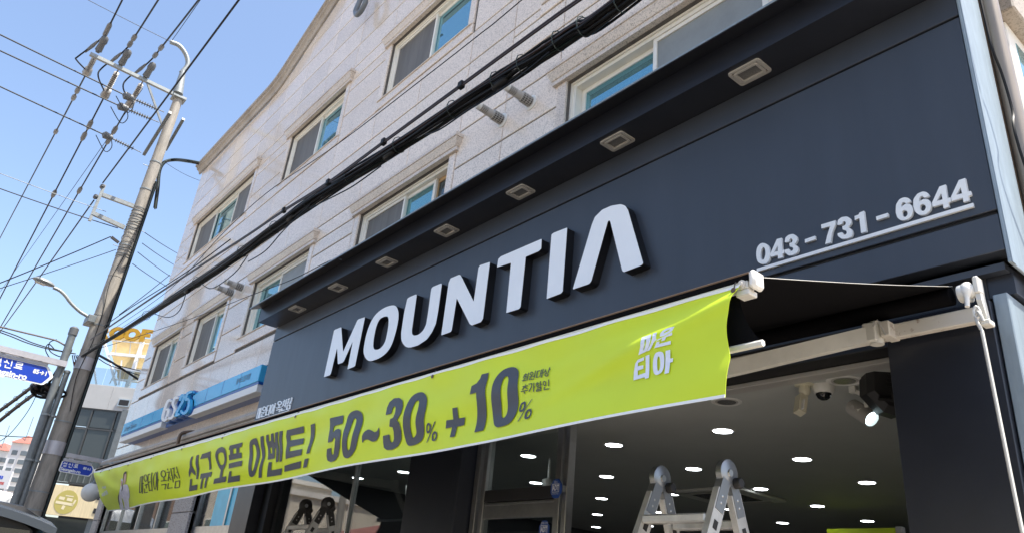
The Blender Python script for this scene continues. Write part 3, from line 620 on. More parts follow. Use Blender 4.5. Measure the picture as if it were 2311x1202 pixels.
# right hand bracket, gear box and crank
bk = MB().lathe((-1.190, ry, rz), (1, 0, 0), [(0, .038), (.004, .041), (.035, .041), (.037, .046), (.045, .046), (.047, .03), (.07, .03)], 18).build('gear_box', M['capw'], AW, True)
MB().cbox(-1.122, -1.098, ry - .028, ry + .03, rz - .02, rz + .06, .006).build('bracket_head', M['cream'], bk)
pts = [(ry - .012, rz + .04), (ry + .028, rz + .03), (ry + .03, rz - .04), (ry + .05, rz - .14), (ry + .015, rz - .145), (ry - .02, rz - .05)]
MB().prism(pts, lambda a, b, d: (d, a, b), -1.12, -1.10).build('bracket_arm', M['cream'], bk)
MB().cbox(-1.125, -1.085, ry - .01, ry + .045, rz - .165, rz - .14, .004).build('bracket_foot', M['cream'], bk)
KY = ry - .05
e0 = PY(2199, 672, KY)
MB().lathe(V((-1.150, ry - .012, rz + .035)), (-.02, -.25, -1), [(0, .018), (.01, .026), (.045, .026), (.06, .016), (.075, .011), (.12, .010)], 12).build('gear_eye', M['capw'], bk, True)
ring = [(2201, 690), (2197, 700), (2199, 712), (2205, 716), (2211, 711), (2212, 700), (2207, 692)]
MB().tube([PY(x, y, KY) for x, y in ring + ring[:1]], .0055, 6, False).build('eye_ring', M['capw'], bk, True)
hk = [PY(2219, 724, KY - .01), PY(2213, 710, KY - .012), PY(2207, 703, KY - .004), PY(2203, 714, KY + .004), PY(2206, 727, KY - .004), PY(2214, 742, KY - .008), PY(2219, 760, KY - .01), PY(2250, 915, KY - .02), PY(2300, 1165, KY - .04), PY(2330, 1300, KY - .05)]
MB().tube(crs(hk, 4), .0075, 8).build('crank_rod', M['cream'], bk, True)
# folding arms
def arm(xs, elbow_x, tipx):
    s = V((xs, 3.40, 1.365 + H0)); e = V((elbow_x, 2.75, 1.23 + H0)); t = V((tipx, BY + .08, zb_ - .04))
    a = MB().beam(s, e, .045, .085).build('folding_arm', M['cream'], AW)
    MB().beam(e - V((0, 0, .01)), t, .035, .065).build('fore_arm', M['cream'], a)
    MB().lathe(e - V((0, 0, .06)), (0, 0, 1), [(0, .04), (.12, .04)], 14).build('elbow', M['cream'], a, True)
    MB().lathe(s - V((0, 0, .06)), (0, 0, 1), [(0, .035), (.12, .035)], 14).build('shoulder', M['cream'], a, True)
    MB().cbox(xs - .01, xs + .12, 3.37, 3.46, s.z - .05, s.z + .05, .005).build('arm_bracket', M['cream'], a)
def armr():
    s = PY(1978, 752, 3.40); e = PY(1500, 866, 2.95)
    a = MB().beam(s, e, .045, .075).build('folding_arm', M['cream'], AW)
    MB().beam(e, V((-2.25, BY + .1, zb_ - .03)), .03, .05).build('fore_arm', M['cream'], a)
    MB().lathe(s - V((0, 0, .055)), (0, 0, 1), [(0, .03), (.11, .03)], 14).build('shoulder', M['cream'], a, True)
    MB().cbox(s.x - .05, s.x + .015, 3.36, 3.43, s.z - .045, s.z + .05, .006).build('arm_bracket', M['cream'], a)
    MB().cbox(s.x + .03, s.x + .075, 3.37, 3.475, s.z - .03, s.z + .045, .004).build('arm_clamp', M['rust'], a)
    MB().lathe(e - V((0, 0, .05)), (0, 0, 1), [(0, .035), (.1, .035)], 14).build('elbow', M['cream'], a, True)
    MB().tube([s + V((.01, -.05, .02)), s + V((.035, -.05, .045)), s + V((.05, -.045, .0)), s + V((.06, -.04, -.03))], .005, 5).build('arm_spring', M['greypl'], a)
armr(); arm(-9.2, -8.0, -8.9)

# ------------------------------------------------------------------ lime banner hung on the awning bar
TL, TR = PY(216, 1066, BY - .012), PY(1667, 641, BY - .012)
BL, BRc = PY(247, 1153, 2.05), PY(1648, 894, 1.80)
BLEN = (TR - TL).length; BHT = .42
def bil(s, t):
    g = abs(t) ** 1.7                                        # falls straight off the bar first, then swings
    return (TL * (1 - s) + TR * s) * (1 - t) + (BL * (1 - s) + BRc * s) * t + V((0, (g - t) * ((BL.y - TL.y) * (1 - s) + (BRc.y - TR.y) * s), 0))
def wrinkle(s, t):
    x = s * BLEN; e = math.sin(math.pi * min(1, max(0, t)))
    a = .009 * math.sin(x * 3.1 + t * 2.2) * (.35 + t) + .0065 * math.sin(x * 7.3 - t * 5 + 1.5 * math.sin(x)) * e + .007 * math.sin(x * 1.3 + 9 * t + 1) * e + .003 * math.sin(x * 17 + t * 3) * max(0, 1 - 3 * t)
    dx = (1 - s) * BLEN                                     # pull creases from the right hand grommet
    if dx < 2.2: a += .013 * math.exp(-((t * BHT - .05 - dx * .26) / .035) ** 2) * math.exp(-dx * 1.1) - .008 * math.exp(-((t * BHT - .0 - dx * .13) / .03) ** 2) * math.exp(-dx * 1.3)
    dx = s * BLEN
    if dx < 1.5: a += .02 * math.exp(-((t * BHT - dx * .3) / .06) ** 2) * math.exp(-dx * 1.2)
    return a
def bpt(s, t, off=0.):
    return bil(s, t) + V((0, -1, .15)) * (wrinkle(s, t) + off)
def binv(px, py):
    r = ray(px, py).normalized(); s, t, l = (px - 216) / 1451, .5, 6.
    for _ in range(12):
        P = bil(s, t); ds = (TR - TL) * (1 - t) + (BRc - BL) * t; dt = (BL - TL) * (1 - s) + (BRc - TR) * s; dt.y *= 1.7 * abs(t) ** .7
        A = Matrix(((ds.x, dt.x, -r.x), (ds.y, dt.y, -r.y), (ds.z, dt.z, -r.z))); e = EYE + r * l - P
        q = A.inverted() @ e; s += q.x; t += q.y; l += q.z
    return s, t
va = MB(); NS = 40                                           # hanging valance, blown the same way as the banner in front of it
def val_pt(s, t, dy=0.):
    x = AX0 + .06 + (AX1 - .075 + .07 * t * t - AX0 - .06) * s; b = bil(s, min(1, t * .5))
    return (x, max(BY + .028, b.y + .035) + dy, zb_ - .024 - .17 * t)
for i in range(NS + 1):
    for j in range(7): va.v.append(val_pt(i / NS, j / 6))
for i in range(NS):
    for j in range(6): va.f.append((i * 7 + j, i * 7 + 7 + j, i * 7 + 8 + j, i * 7 + j + 1))
va.build('valance', M['blackfab'], AW, True)
MB().tube([val_pt(k / 12, 1.04) for k in range(13)], .011, 6).build('valance_rail', M['cream'], AW)
BN = thing('sale_banner', 'long lime green sale banner with dark Korean lettering tied along the awning bar', 'banner', (-5.4, 1.8, 2.1))
def bsheet(s0, s1, t0, t1, ns, nt_, off, name, m, parent, th=.0015, edge=None):
    mb = MB()
    for i in range(ns + 1):
        for j in range(nt_ + 1):
            s, t = s0 + (s1 - s0) * i / ns, t0 + (t1 - t0) * j / nt_
            if edge: s = edge(s, t)
            mb.v.append(tuple(bpt(s, t, off)))
    N = len(mb.v)
    mb.v += [tuple(V(p) + V((0, th, 0))) for p in mb.v]
    q = lambda i, j: i * (nt_ + 1) + j
    for i in range(ns):
        for j in range(nt_):
            f = (q(i, j), q(i + 1, j), q(i + 1, j + 1), q(i, j + 1)); mb.f += [f, tuple(N + k for k in reversed(f))]
    for i in range(ns): mb.f += [(q(i, 0), q(i, 0) + N, q(i + 1, 0) + N, q(i + 1, 0)), (q(i, nt_), q(i + 1, nt_), q(i + 1, nt_) + N, q(i, nt_) + N)]
    for j in range(nt_): mb.f += [(q(0, j), q(0, j + 1), q(0, j + 1) + N, q(0, j) + N), (q(ns, j), q(ns, j) + N, q(ns, j + 1) + N, q(ns, j + 1))]
    return mb.build(name, m, parent, True)
def bedge(s, t):                                            # the right hand end curls in a little
    if s > .985: s -= (.0035 * math.sin(math.pi * min(1, t * 1.5)) + .002 * t) * (s - .985) / .015
    return s
vin = bsheet(0, 1, .0, 1, 400, 32, 0, 'vinyl_sheet', M['lime'], BN, edge=bedge)
bsheet(0, 1, -.004, .022, 400, 2, .0022, 'top_hem', M['limeedge'], BN, edge=bedge)
bsheet(0, 1, .978, 1.003, 400, 2, .0022, 'bottom_hem', M['limeedge'], BN, edge=bedge)
for s in (.033, .075, .16, .255, .36, .47, .62, .80, .998):
    c = bpt(s, .045, .004); MB().lathe(c, (0, -1, .1), [(0, .009), (.002, .009), (.003, .005)], 10).build('grommet', M['bronze'], BN, True)
    MB().tube([c, c + V((0, .012, .03)), c + V((0, .06, .045))], .002, 4).build('tie', M['black'], BN)
def bprint(name, adds, subs, m, parent=None, off=.0042):
    pa = [[binv(*q) for q in p] for p in adds]; ps = [[binv(*q) for q in p] for p in subs]
    sc = lambda p: [(s * BLEN, t * BHT) for s, t in p]
    pa, ps = [sc(p) for p in pa], [sc(p) for p in ps]
    xs = [q[0] for p in pa for q in p]; ys = [q[1] for p in pa for q in p]; x0, x1, y0, y1 = min(xs), max(xs), min(ys), max(ys); st = .022
    L = [((x0 + k * st, y0 - .01), (x0 + k * st, y1 + .01)) for k in range(1, int((x1 - x0) / st) + 1)] + [((x0 - .01, y0 + k * .014), (x1 + .01, y0 + k * .014)) for k in range(1, int((y1 - y0) / .014) + 1)]
    vs, ts = shape2d(pa, ps, L)
    a_, b_ = extrude2d(vs, ts, lambda x, y: tuple(bpt(x / BLEN, y / BHT, off)))
    o = MB().add(a_, b_).build(name, m, parent or BN)
    return o
cD, cE, cF, cG, cH = crop((410, 930), 6.326), crop((720, 860), 6.011), crop((990, 800), 6.011), crop((1400, 720), 7.512), crop((220, 1020), 8.585)
BIG = [
    ([cD(p) for p in ([(165, 622), (150, 690), (150, 760), (185, 840), (188, 898), (135, 845), (95, 922), (95, 850), (120, 780), (125, 690), (140, 632)], [(210, 610), (245, 598), (232, 720), (240, 800), (230, 945), (203, 948), (205, 800), (195, 720)], [(107, 945), (137, 940), (130, 1038), (228, 1025), (220, 1100), (90, 1118)])], []),
    ([cD(p) for p in ([(290, 590), (425, 553), (408, 650), (405, 805), (378, 812), (378, 700), (370, 640), (260, 662)], [(265, 870), (425, 838), (422, 912), (385, 922), (368, 1075), (340, 1080), (355, 928), (320, 938), (302, 1087), (272, 1090), (292, 942), (262, 945)])], []),
    ([cr(cD([(610, 500), (650, 540), (658, 640), (640, 740), (600, 815), (570, 825), (520, 770), (490, 680), (492, 600), (530, 530), (570, 505)])), cD([(560, 800), (602, 800), (598, 925), (662, 915), (655, 998), (477, 1027), (487, 950), (558, 935)])], [cr(cD([(590, 575), (618, 590), (625, 650), (610, 720), (580, 748), (545, 735), (525, 670), (530, 615), (555, 585)]))]),
    ([cD(p) for p in ([(715, 480), (885, 428), (865, 495), (838, 505), (832, 580), (865, 572), (872, 650), (697, 688), (692, 615), (712, 608), (715, 545), (698, 540)], [(692, 735), (887, 690), (888, 770), (692, 808)], [(707, 848), (740, 842), (735, 922), (862, 902), (848, 985), (682, 1013)])], [cD([(758, 525), (800, 515), (798, 585), (755, 597)])]),
    ([cr(cD([(1060, 370), (1085, 385), (1095, 480), (1105, 610), (1090, 780), (1055, 890), (1015, 922), (985, 900), (978, 780), (968, 600), (970, 470), (1000, 400)])), cD([(1140, 348), (1187, 335), (1170, 450), (1178, 620), (1140, 925), (1100, 932), (1140, 640), (1120, 480)])], [cr(cD([(1030, 455), (1048, 470), (1060, 600), (1055, 760), (1035, 835), (1020, 825), (1018, 700), (1008, 560), (1012, 470)]))]),
    ([cD(p) for p in ([(1225, 328), (1262, 318), (1250, 412), (1278, 402), (1292, 310), (1330, 298), (1318, 425), (1325, 560), (1320, 650), (1222, 670), (1222, 520), (1210, 400)], [(1316, 425), (1350, 412), (1352, 490), (1320, 515)], [(1350, 290), (1390, 278), (1372, 400), (1390, 540), (1378, 700), (1340, 705), (1345, 540), (1333, 400)], [(1405, 272), (1448, 260), (1430, 400), (1445, 560), (1430, 690), (1393, 705), (1402, 540), (1388, 400)], [(1238, 705), (1280, 702), (1268, 818), (1422, 788), (1402, 880), (1207, 915)])], [cD([(1252, 500), (1280, 490), (1285, 575), (1258, 580)])]),
    ([cD(p) for p in ([(1500, 250), (1728, 185), (1718, 275), (1540, 325), (1540, 392), (1720, 350), (1720, 440), (1545, 490), (1545, 558), (1725, 518), (1720, 610), (1492, 663), (1498, 430), (1485, 340)], [(1460, 755), (1715, 692), (1695, 792), (1448, 838)])], []),
    ([cD(p) for p in ([(1825, 165), (1890, 147), (1865, 350), (1832, 580), (1787, 592), (1808, 420), (1815, 250)], [(1765, 665), (1822, 653), (1790, 778), (1733, 790)])], []),
    ([rnd(cE([(148, 497), (328, 452), (328, 572), (208, 605), (205, 705), (240, 660), (285, 645), (320, 665), (338, 740), (318, 900), (280, 1020), (235, 1080), (175, 1098), (125, 1075), (110, 1010), (122, 918), (190, 905), (183, 970), (195, 998), (215, 990), (240, 890), (258, 800), (245, 765), (220, 785), (210, 822), (137, 838), (150, 650)]), 2)], []),
    ([cr(cE([(530, 390), (575, 430), (600, 530), (595, 660), (560, 840), (520, 950), (450, 1035), (390, 1048), (355, 1010), (348, 920), (365, 760), (375, 600), (385, 480), (420, 420), (480, 390)]))], [cr(cE([(485, 495), (505, 510), (512, 560), (510, 660), (490, 800), (460, 915), (437, 945), (420, 925), (425, 840), (450, 690), (460, 560), (468, 510)]))]),
    ([rnd(cE([(622, 750), (650, 690), (700, 657), (745, 675), (785, 700), (815, 680), (845, 622), (840, 730), (800, 810), (750, 828), (690, 795), (650, 805), (622, 855)]), 4)], []),
    ([rnd(cE([(932, 468), (945, 360), (975, 290), (1040, 235), (1110, 228), (1155, 265), (1175, 350), (1160, 450), (1115, 530), (1098, 543), (1130, 580), (1138, 680), (1120, 790), (1070, 880), (1000, 925), (930, 932), (890, 900), (882, 830), (885, 742), (975, 722), (972, 800), (985, 828), (1010, 820), (1025, 780), (1035, 690), (1030, 630), (985, 627), (1005, 525), (1050, 510), (1075, 440), (1075, 370), (1055, 342), (1030, 365), (1020, 448)]), 2)], []),
    ([cr(cE([(1400, 145), (1450, 180), (1480, 260), (1480, 380), (1450, 550), (1435, 680), (1400, 780), (1330, 840), (1240, 868), (1195, 850), (1172, 760), (1172, 630), (1200, 460), (1230, 300), (1270, 210), (1330, 160)]))], [cr(cE([(1360, 262), (1382, 290), (1380, 400), (1345, 560), (1335, 690), (1310, 740), (1285, 760), (1268, 740), (1268, 630), (1290, 490), (1320, 330), (1340, 275)]))]),
    ([cr(cE([(1505, 568), (1528, 590), (1520, 650), (1495, 695), (1470, 700), (1462, 670), (1472, 610), (1490, 575)])), cE([(1575, 548), (1593, 540), (1460, 820), (1447, 825)]), cr(cE([(1570, 672), (1592, 690), (1588, 750), (1565, 795), (1535, 800), (1520, 780), (1528, 720), (1550, 680)]))], [cr(cE([(1500, 597), (1508, 610), (1500, 650), (1485, 672), (1478, 660), (1485, 615)])), cr(cE([(1568, 700), (1575, 715), (1568, 755), (1550, 775), (1540, 765), (1548, 720)]))]),
    ([cF([(185, 720), (250, 708), (248, 850), (332, 830), (312, 935), (222, 958), (195, 1095), (132, 1107), (160, 968), (80, 990), (97, 882), (182, 865)])], []),
    ([cF([(595, 268), (687, 243), (680, 330), (650, 470), (648, 620), (620, 800), (580, 1008), (453, 1035), (510, 720), (520, 640), (522, 515), (432, 540), (460, 428), (530, 390), (575, 330)])], []),
    ([cr(cF([(1000, 158), (1050, 175), (1080, 225), (1088, 330), (1085, 600), (1060, 760), (1010, 860), (940, 930), (840, 965), (770, 968), (725, 920), (708, 820), (715, 680), (735, 520), (755, 400), (800, 290), (870, 205), (940, 168)]))], [cr(cF([(930, 290), (955, 315), (960, 400), (945, 560), (930, 700), (905, 800), (870, 840), (840, 830), (835, 780), (850, 640), (860, 500), (875, 380), (900, 310)]))]),
    ([cr(cF([(1165, 630), (1185, 650), (1180, 710), (1150, 760), (1115, 775), (1092, 755), (1095, 710), (1120, 655)])), cF([(1262, 602), (1277, 595), (1085, 897), (1068, 903)]), cr(cF([(1245, 732), (1268, 750), (1262, 805), (1230, 855), (1190, 872), (1165, 855), (1175, 800), (1205, 750)]))], [cr(cF([(1155, 662), (1160, 680), (1150, 720), (1130, 745), (1115, 740), (1120, 700), (1135, 668)])), cr(cF([(1240, 762), (1248, 780), (1235, 815), (1210, 840), (1195, 835), (1203, 800), (1220, 770)]))]),
]
for ad, sb in BIG: bprint('printed_letter', ad, sb, M['print_'])
def ringp(c, cx, cy, rx, ry, wd, sk=0): return [c(ell(cx, cy, rx + wd / 2, ry + wd / 2, 18, sk))], [c(ell(cx, cy, rx - wd / 2, ry - wd / 2, 14, sk))]
def hangul(c, lst, wd, rings=()):
    ad, sb = [], []
    for r in rings: a, b = ringp(c, *r[:4], wd, r[4] if len(r) > 4 else 0); ad += a; sb += b
    # ring holes must not cut the strokes: strokes stay clear of them
    for pts in lst: ad += [c(q) for q in stroke(pts[1:] if pts[0] == 'c' else pts, wd, pts[0] == 'c')]
    return ad, sb
SMALL = [
    ([[(1182, 246), (1178, 262)], [(1155, 272), (1200, 260)], [(1168, 328), (1165, 348)], [(1142, 357), (1195, 345)], [(1217, 235), (1206, 352)]], [(1175, 301, 17, 17)]),
    ([[(1232, 299), (1282, 286)], [(1257, 296), (1252, 316)], [(1285, 292), (1300, 288)], [(1308, 205), (1300, 312)], [(1245, 312), (1240, 338), (1302, 325)]], [(1258, 250, 18, 23)]),
    ([[(1370, 205), (1337, 213), (1330, 303), (1360, 297)], [(1388, 190), (1375, 300)], [(1385, 245), (1400, 241)], [(1410, 180), (1398, 305)]], []),
    ([[(1448, 190), (1440, 215), (1420, 245)], [(1443, 213), (1464, 237)], [(1499, 160), (1482, 240)], [(1490, 195), (1510, 190)]], [(1462, 266, 21, 18)]),
    ([[(1190, 403), (1188, 418)], [(1152, 438), (1222, 420)], [(1187, 430), (1146, 478)], [(1184, 440), (1216, 463)], [(1130, 500), (1217, 480)], [(1173, 492), (1170, 528)]], []),
    ([[(1232, 400), (1275, 390), (1264, 440), (1230, 500)], [(1300, 380), (1290, 500)], [(1295, 437), (1314, 432)]], []),
    ([[(1340, 370), (1347, 384)], [(1322, 395), (1370, 385)], [(1385, 355), (1381, 440)], [(1383, 400), (1402, 395)], [(1332, 450), (1390, 438), (1388, 460), (1330, 472), (1328, 492), (1395, 478)]], [(1345, 416, 14, 12)]),
    ([[(1490, 330), (1488, 420)], [(1432, 430), (1429, 468), (1498, 455)]], [(1437, 385, 18, 28)]),
]
for st, rg in SMALL: bprint('printed_letter', *hangul(cF, st, 13, rg), M['ink2'])
THIN = [
    ([['c', (847, 485), (893, 472), (860, 768), (824, 780)], [(908, 460), (878, 800)], [(895, 607), (920, 602)]], []),
    ([[(930, 640), (1010, 620)], [(965, 632), (960, 700)], [(925, 700), (918, 782), (987, 770)]], [(972, 507, 36, 62)]),
    ([[(1066, 430), (1035, 440), (1017, 745), (1072, 730)], [(1030, 592), (1070, 577)], [(1098, 400), (1090, 560), (1077, 755)]], []),
    ([[(1190, 380), (1200, 550), (1182, 740)], [(1200, 540), (1220, 538)]], [(1150, 560, 26, 160, -.08)]),
    ([[(1300, 480), (1300, 548)], [(1250, 560), (1342, 540)], [(1255, 632), (1330, 616), (1318, 715)]], [(1292, 418, 38, 62)]),
    ([[(1375, 318), (1378, 350)], [(1352, 390), (1415, 376)], [(1395, 388), (1362, 552)], [(1385, 470), (1417, 530)], [(1422, 440), (1440, 436)], [(1438, 310), (1447, 570)], [(1370, 590), (1360, 695), (1442, 676)]], []),
    ([[(1465, 320), (1520, 302)], [(1500, 315), (1470, 500)], [(1490, 420), (1532, 490)], [(1532, 387), (1555, 381)], [(1554, 280), (1568, 490)], ['c', (1487, 555), (1562, 535), (1555, 662), (1480, 680)]], []),
]
for st, rg in THIN: bprint('printed_letter', *hangul(cH, st, 17, rg), M['ink2'])
LOGO = [
    ([cG([(440, 350), (610, 300), (600, 400), (560, 500), (505, 580), (365, 640), (420, 520), (435, 430)])], [cG([(505, 405), (530, 385), (520, 460), (480, 545), (450, 572), (490, 490)])]),
    ([cG([(635, 285), (705, 270), (688, 380), (700, 385), (640, 445), (600, 510), (560, 560), (512, 578), (600, 450), (628, 380)])], []),
    ([cG([(1000, 172), (960, 240), (900, 285), (820, 330), (755, 345), (760, 300), (800, 245), (860, 205), (940, 182)])], [cG([(930, 220), (900, 250), (850, 275), (818, 292), (830, 265), (870, 240)])]),
    ([cG([(955, 262), (950, 310), (850, 345), (825, 395), (765, 415), (790, 365), (680, 425), (720, 385), (830, 335)])], []),
    ([cG([(690, 432), (740, 417), (725, 457), (918, 400), (915, 455), (640, 525)])], []),
    ([cG([(340, 710), (455, 665), (445, 715), (340, 755), (330, 808), (425, 795), (420, 850), (320, 880), (315, 958), (460, 915), (450, 990), (240, 1040), (250, 900), (290, 770)]), cG([(480, 650), (548, 628), (530, 780), (512, 1005), (443, 1020), (455, 900), (468, 780)])], []),
    ([cr(cG([(740, 580), (780, 605), (792, 700), (770, 850), (720, 930), (650, 958), (605, 930), (588, 850), (600, 720), (640, 620), (690, 585)])), ], [cr(cG([(695, 655), (715, 675), (718, 760), (705, 860), (685, 888), (668, 880), (662, 800), (672, 700)]))]),
    ([cG([(822, 565), (900, 545), (892, 690), (938, 680), (932, 742), (885, 755), (865, 930), (788, 945), (805, 760)])], []),
]
for ad, sb in LOGO: bprint('printed_letter', ad, sb, M['wprint'])
# small white logo at the left end and the printed picture of two people in jackets
def remap(p):                                                # big letters' pixels -> small slanted patch
    u = (p[0] - 731) / 731; v = (p[1] - (741 - u * 279)) / (130 + u * 30)
    return cH([(88 + u * 130 + v * 28, 790 - u * 45 + v * 80)])[0]
for nm, ad, sb in MOUNT: bprint('printed_letter', [[remap(q) for q in p] for p in ad], [[remap(q) for q in p] for p in sb], M['wprint'])
for q in stroke([(95, 690), (120, 665), (118, 705)], 9) + stroke([(130, 665), (150, 705), (158, 662)], 9) + stroke([(165, 705), (178, 655), (188, 700)], 9): bprint('printed_letter', [cH(q)], [], M['wprint'])
bprint('printed_figure', [cr(cH([(495, 640), (560, 620), (605, 640), (625, 720), (618, 850), (590, 930), (600, 1080), (520, 1095), (500, 960), (470, 860), (470, 740)]))], [], M['cloth'])
bprint('printed_figure', [cr(cH([(470, 500), (500, 540), (500, 640), (478, 760), (470, 900), (495, 1080), (440, 1100), (415, 960), (430, 780), (450, 650), (450, 550)]))], [], M['cloth'], off=.0052)
bprint('printed_face', [cr(cH([(510, 420), (548, 400), (553, 560), (545, 615), (515, 580)]))], [], M['skin'], off=.0052)
bprint('printed_face', [cr(cH([(452, 560), (492, 560), (490, 640), (465, 650)]))], [], M['skin'], off=.0060)
bprint('printed_hair', [cr(cH([(500, 470), (510, 400), (548, 360), (548, 400), (520, 425), (510, 540)])), cr(cH([(495, 600), (497, 700), (475, 760), (480, 680)])), cr(cH([(430, 790), (440, 740), (425, 900), (432, 1020), (412, 960), (410, 860)]))], [], M['hair'], off=.0068)

# ------------------------------------------------------------------ shop front: posts, transom, glazing
SF = thing('storefront', 'black framed glass shop front with dark pilasters under the navy signboard', 'shop front', (-5.4, 3.6, .13))
def bx(name, m, x0, x1, y0, y1, z0, z1, parent=SF, c=.004): return MB().cbox(x0, x1, y0, y1, z0, z1, c).build(name, M[m], parent)
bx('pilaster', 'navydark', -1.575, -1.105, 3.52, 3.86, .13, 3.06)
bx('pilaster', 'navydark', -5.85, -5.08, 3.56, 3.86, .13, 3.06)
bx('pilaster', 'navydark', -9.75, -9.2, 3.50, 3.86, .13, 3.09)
bx('pilaster_return', 'black', -9.195, -8.98, 3.62, 3.86, .13, 3.06)
bx('corner_trim', 'galv', -1.10, -1.04, 3.55, 3.85, .13, 3.09)
bx('transom', 'black', -8.975, -1.58, 3.66, 3.86, 2.985, 3.08)
bx('track', 'greypl', -8.975, -1.58, 3.80, 3.90, 2.955, 2.983)
bx('bulkhead', 'black', -9.7, -1.13, 3.60, 3.84, 3.085, 3.25)
# left window
for x in (-8.95, -7.13, -5.9): bx('mullion', 'steel' if x == -7.13 else 'black', x, x + (.02 if x == -7.13 else .045), 3.70, 3.76, .13, 2.98)
MB().box(-8.90, -7.132, 3.725, 3.733, .15, 2.98).build('pane', M['glass'], SF)
MB().box(-7.108, -5.905, 3.725, 3.733, .15, 2.98).build('pane', M['glass'], SF)
# door
for (x0, x1) in ((-5.06, -5.0), (-4.955, -4.905), (-4.09, -4.03), (-4.005, -3.96)): bx('door_post', 'steel', x0, x1, 3.70, 3.77, .13, 2.98)
dr = bx('door', 'steel', -4.90, -4.095, 3.71, 3.75, 2.235, 2.335)
bx('door_rail', 'steel', -4.90, -4.095, 3.708, 3.752, 2.335, 2.355, dr); bx('door_rail', 'steel', -4.90, -4.095, 3.71, 3.75, .15, .25, dr)
MB().box(-4.90, -4.10, 3.726, 3.734, .25, 2.235).build('pane', M['glass'], dr)
MB().box(-4.90, -4.10, 3.726, 3.734, 2.45, 2.98).build('pane', M['glass'], SF)
bx('door_closer', 'greypl', -4.72, -4.5, 3.77, 3.83, 2.36, 2.42); MB().beam((-4.55, 3.8, 2.40), (-4.25, 3.95, 2.42), .02, .012).build('closer_arm', M['greypl'], SF)
bx('door_header', 'black', -4.90, -4.095, 3.70, 3.77, 2.36, 2.45)

def text_mesh(body, size, wght=0., cx='CENTER', shear=0.):
    c = bpy.data.curves.new('text', 'FONT'); c.body = body; c.size = size; c.align_x = cx; c.align_y = 'CENTER'; c.offset = wght; c.shear = shear; c.resolution_u = 3
    o = bpy.data.objects.new('text', c); COL.objects.link(o); bpy.context.view_layer.update()
    me = bpy.data.meshes.new_from_object(o.evaluated_get(bpy.context.evaluated_depsgraph_get())); bpy.data.objects.remove(o)
    r = ([v.co.copy() for v in me.vertices], [tuple(p.vertices) for p in me.polygons]); bpy.data.meshes.remove(me); return r
def text_on(name, body, size, org, ux, uz, m, parent, wght=0., sx=1., cx='CENTER', shear=0., thick=.002):
    vs, fs = text_mesh(body, size, wght, cx, shear); ux, uz = V(ux), V(uz); nn = ux.cross(uz)
    return MB().add([V(org) + ux * (v.x * sx) + uz * v.y for v in vs], fs).build(name, m, parent)
# two octagonal alarm stickers
for k, (cx, cz, tilt, lab) in enumerate(((-4.03, .815 + H0, .5, 'blue octagonal alarm plate standing out from the steel door post above the rail'), (-4.17, .545 + H0, 0, 'blue octagonal alarm sticker on the door glass below the rail'))):
    Y = 3.66 if k == 0 else 3.703
    st_ = thing('alarm_sticker', lab, 'sticker', (cx, Y, cz - .1)); R_ = .070
    pl = [(R_ * .82 * math.cos(math.radians(22.5 + 45 * q)), R_ * math.sin(math.radians(22.5 + 45 * q))) for q in range(8)]
    MB().prism(pl, lambda a, b, d: (cx + a, Y + d, cz + b), 0, .01 if k == 0 else .003).build('plate', M['adt'], st_)
    o = stroke([(-.034, -.024), (.034, -.024), (.034, .03), (-.034, .03)], .004, True)
    vs, ts = shape2d(o); MB().add([(cx + a, Y - .002, cz + b) for a, b in vs], ts).build('border', M['stickw'], st_)
    text_on('lettering', 'ADT', .051, (cx, Y - .002, cz + .003), (1, 0, 0), (0, 0, 1), M['stickw'], st_, .002, .62)
    text_on('lettering', '캡스' if k == 0 else '경비구역', .02, (cx, Y - .002, cz + .044), (1, 0, 0), (0, 0, 1), M['stickw'], st_)
    if k == 0: text_on('lettering', 'WORLD No.1', .013, (cx, Y - .002, cz - .037), (1, 0, 0), (0, 0, 1), M['stickw'], st_)
    if k == 0: MB().box(cx + .02, cx + .06, Y + .011, 3.70, cz - .02, cz + .02).build('bracket', M['steel'], st_)

# ------------------------------------------------------------------ shop interior
CZ = 1.38 + H0
structure(MB().box(-9.6, -1.2, 3.91, 12.6, CZ, CZ + .08).build('ceiling', M['ceil']))
structure(MB().box(-9.6, -1.2, 3.87, 12.6, .02, .14).build('floor', M['floor']))
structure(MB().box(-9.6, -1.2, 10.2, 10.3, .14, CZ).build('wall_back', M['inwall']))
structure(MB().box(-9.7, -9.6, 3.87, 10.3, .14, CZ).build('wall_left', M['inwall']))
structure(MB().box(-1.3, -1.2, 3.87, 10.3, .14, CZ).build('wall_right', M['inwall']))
dl = None
def ceil_light(x, y):
    global dl
    if dl is None:
        a = MB().lathe((0, 0, 0), (0, 0, -1), [(-.01, .088), (.003, .088), (.006, .08), (.004, .072)], 28).mesh('trim_ring'); a.materials.append(M['wplastic'])
        b = MB().lathe((0, 0, 0), (0, 0, -1), [(.0045, .071), (.0065, .071)], 28).mesh('diffuser'); b.materials.append(M['glow']); dl = (a, b)
    t = thing('ceiling_downlight', 'round white lit downlight flush in the dim shop ceiling', 'downlight', (x, y, CZ), 'lit downlights in the shop ceiling')
    for me, nm in zip(dl, ('trim_ring', 'diffuser')):
        o = bpy.data.objects.new(nm, me); COL.objects.link(o); o.parent = t
XG = [-2.27, -3.39, -4.5, -5.62, -6.74, -7.87, -8.98]; YG = [4.72, 5.82, 6.92, 8.02, 9.14]
for ix, x in enumerate(XG):
    for iy, y in enumerate(YG):
        ceil_light(x - .015 * iy, y + (.0 if ix else 0))
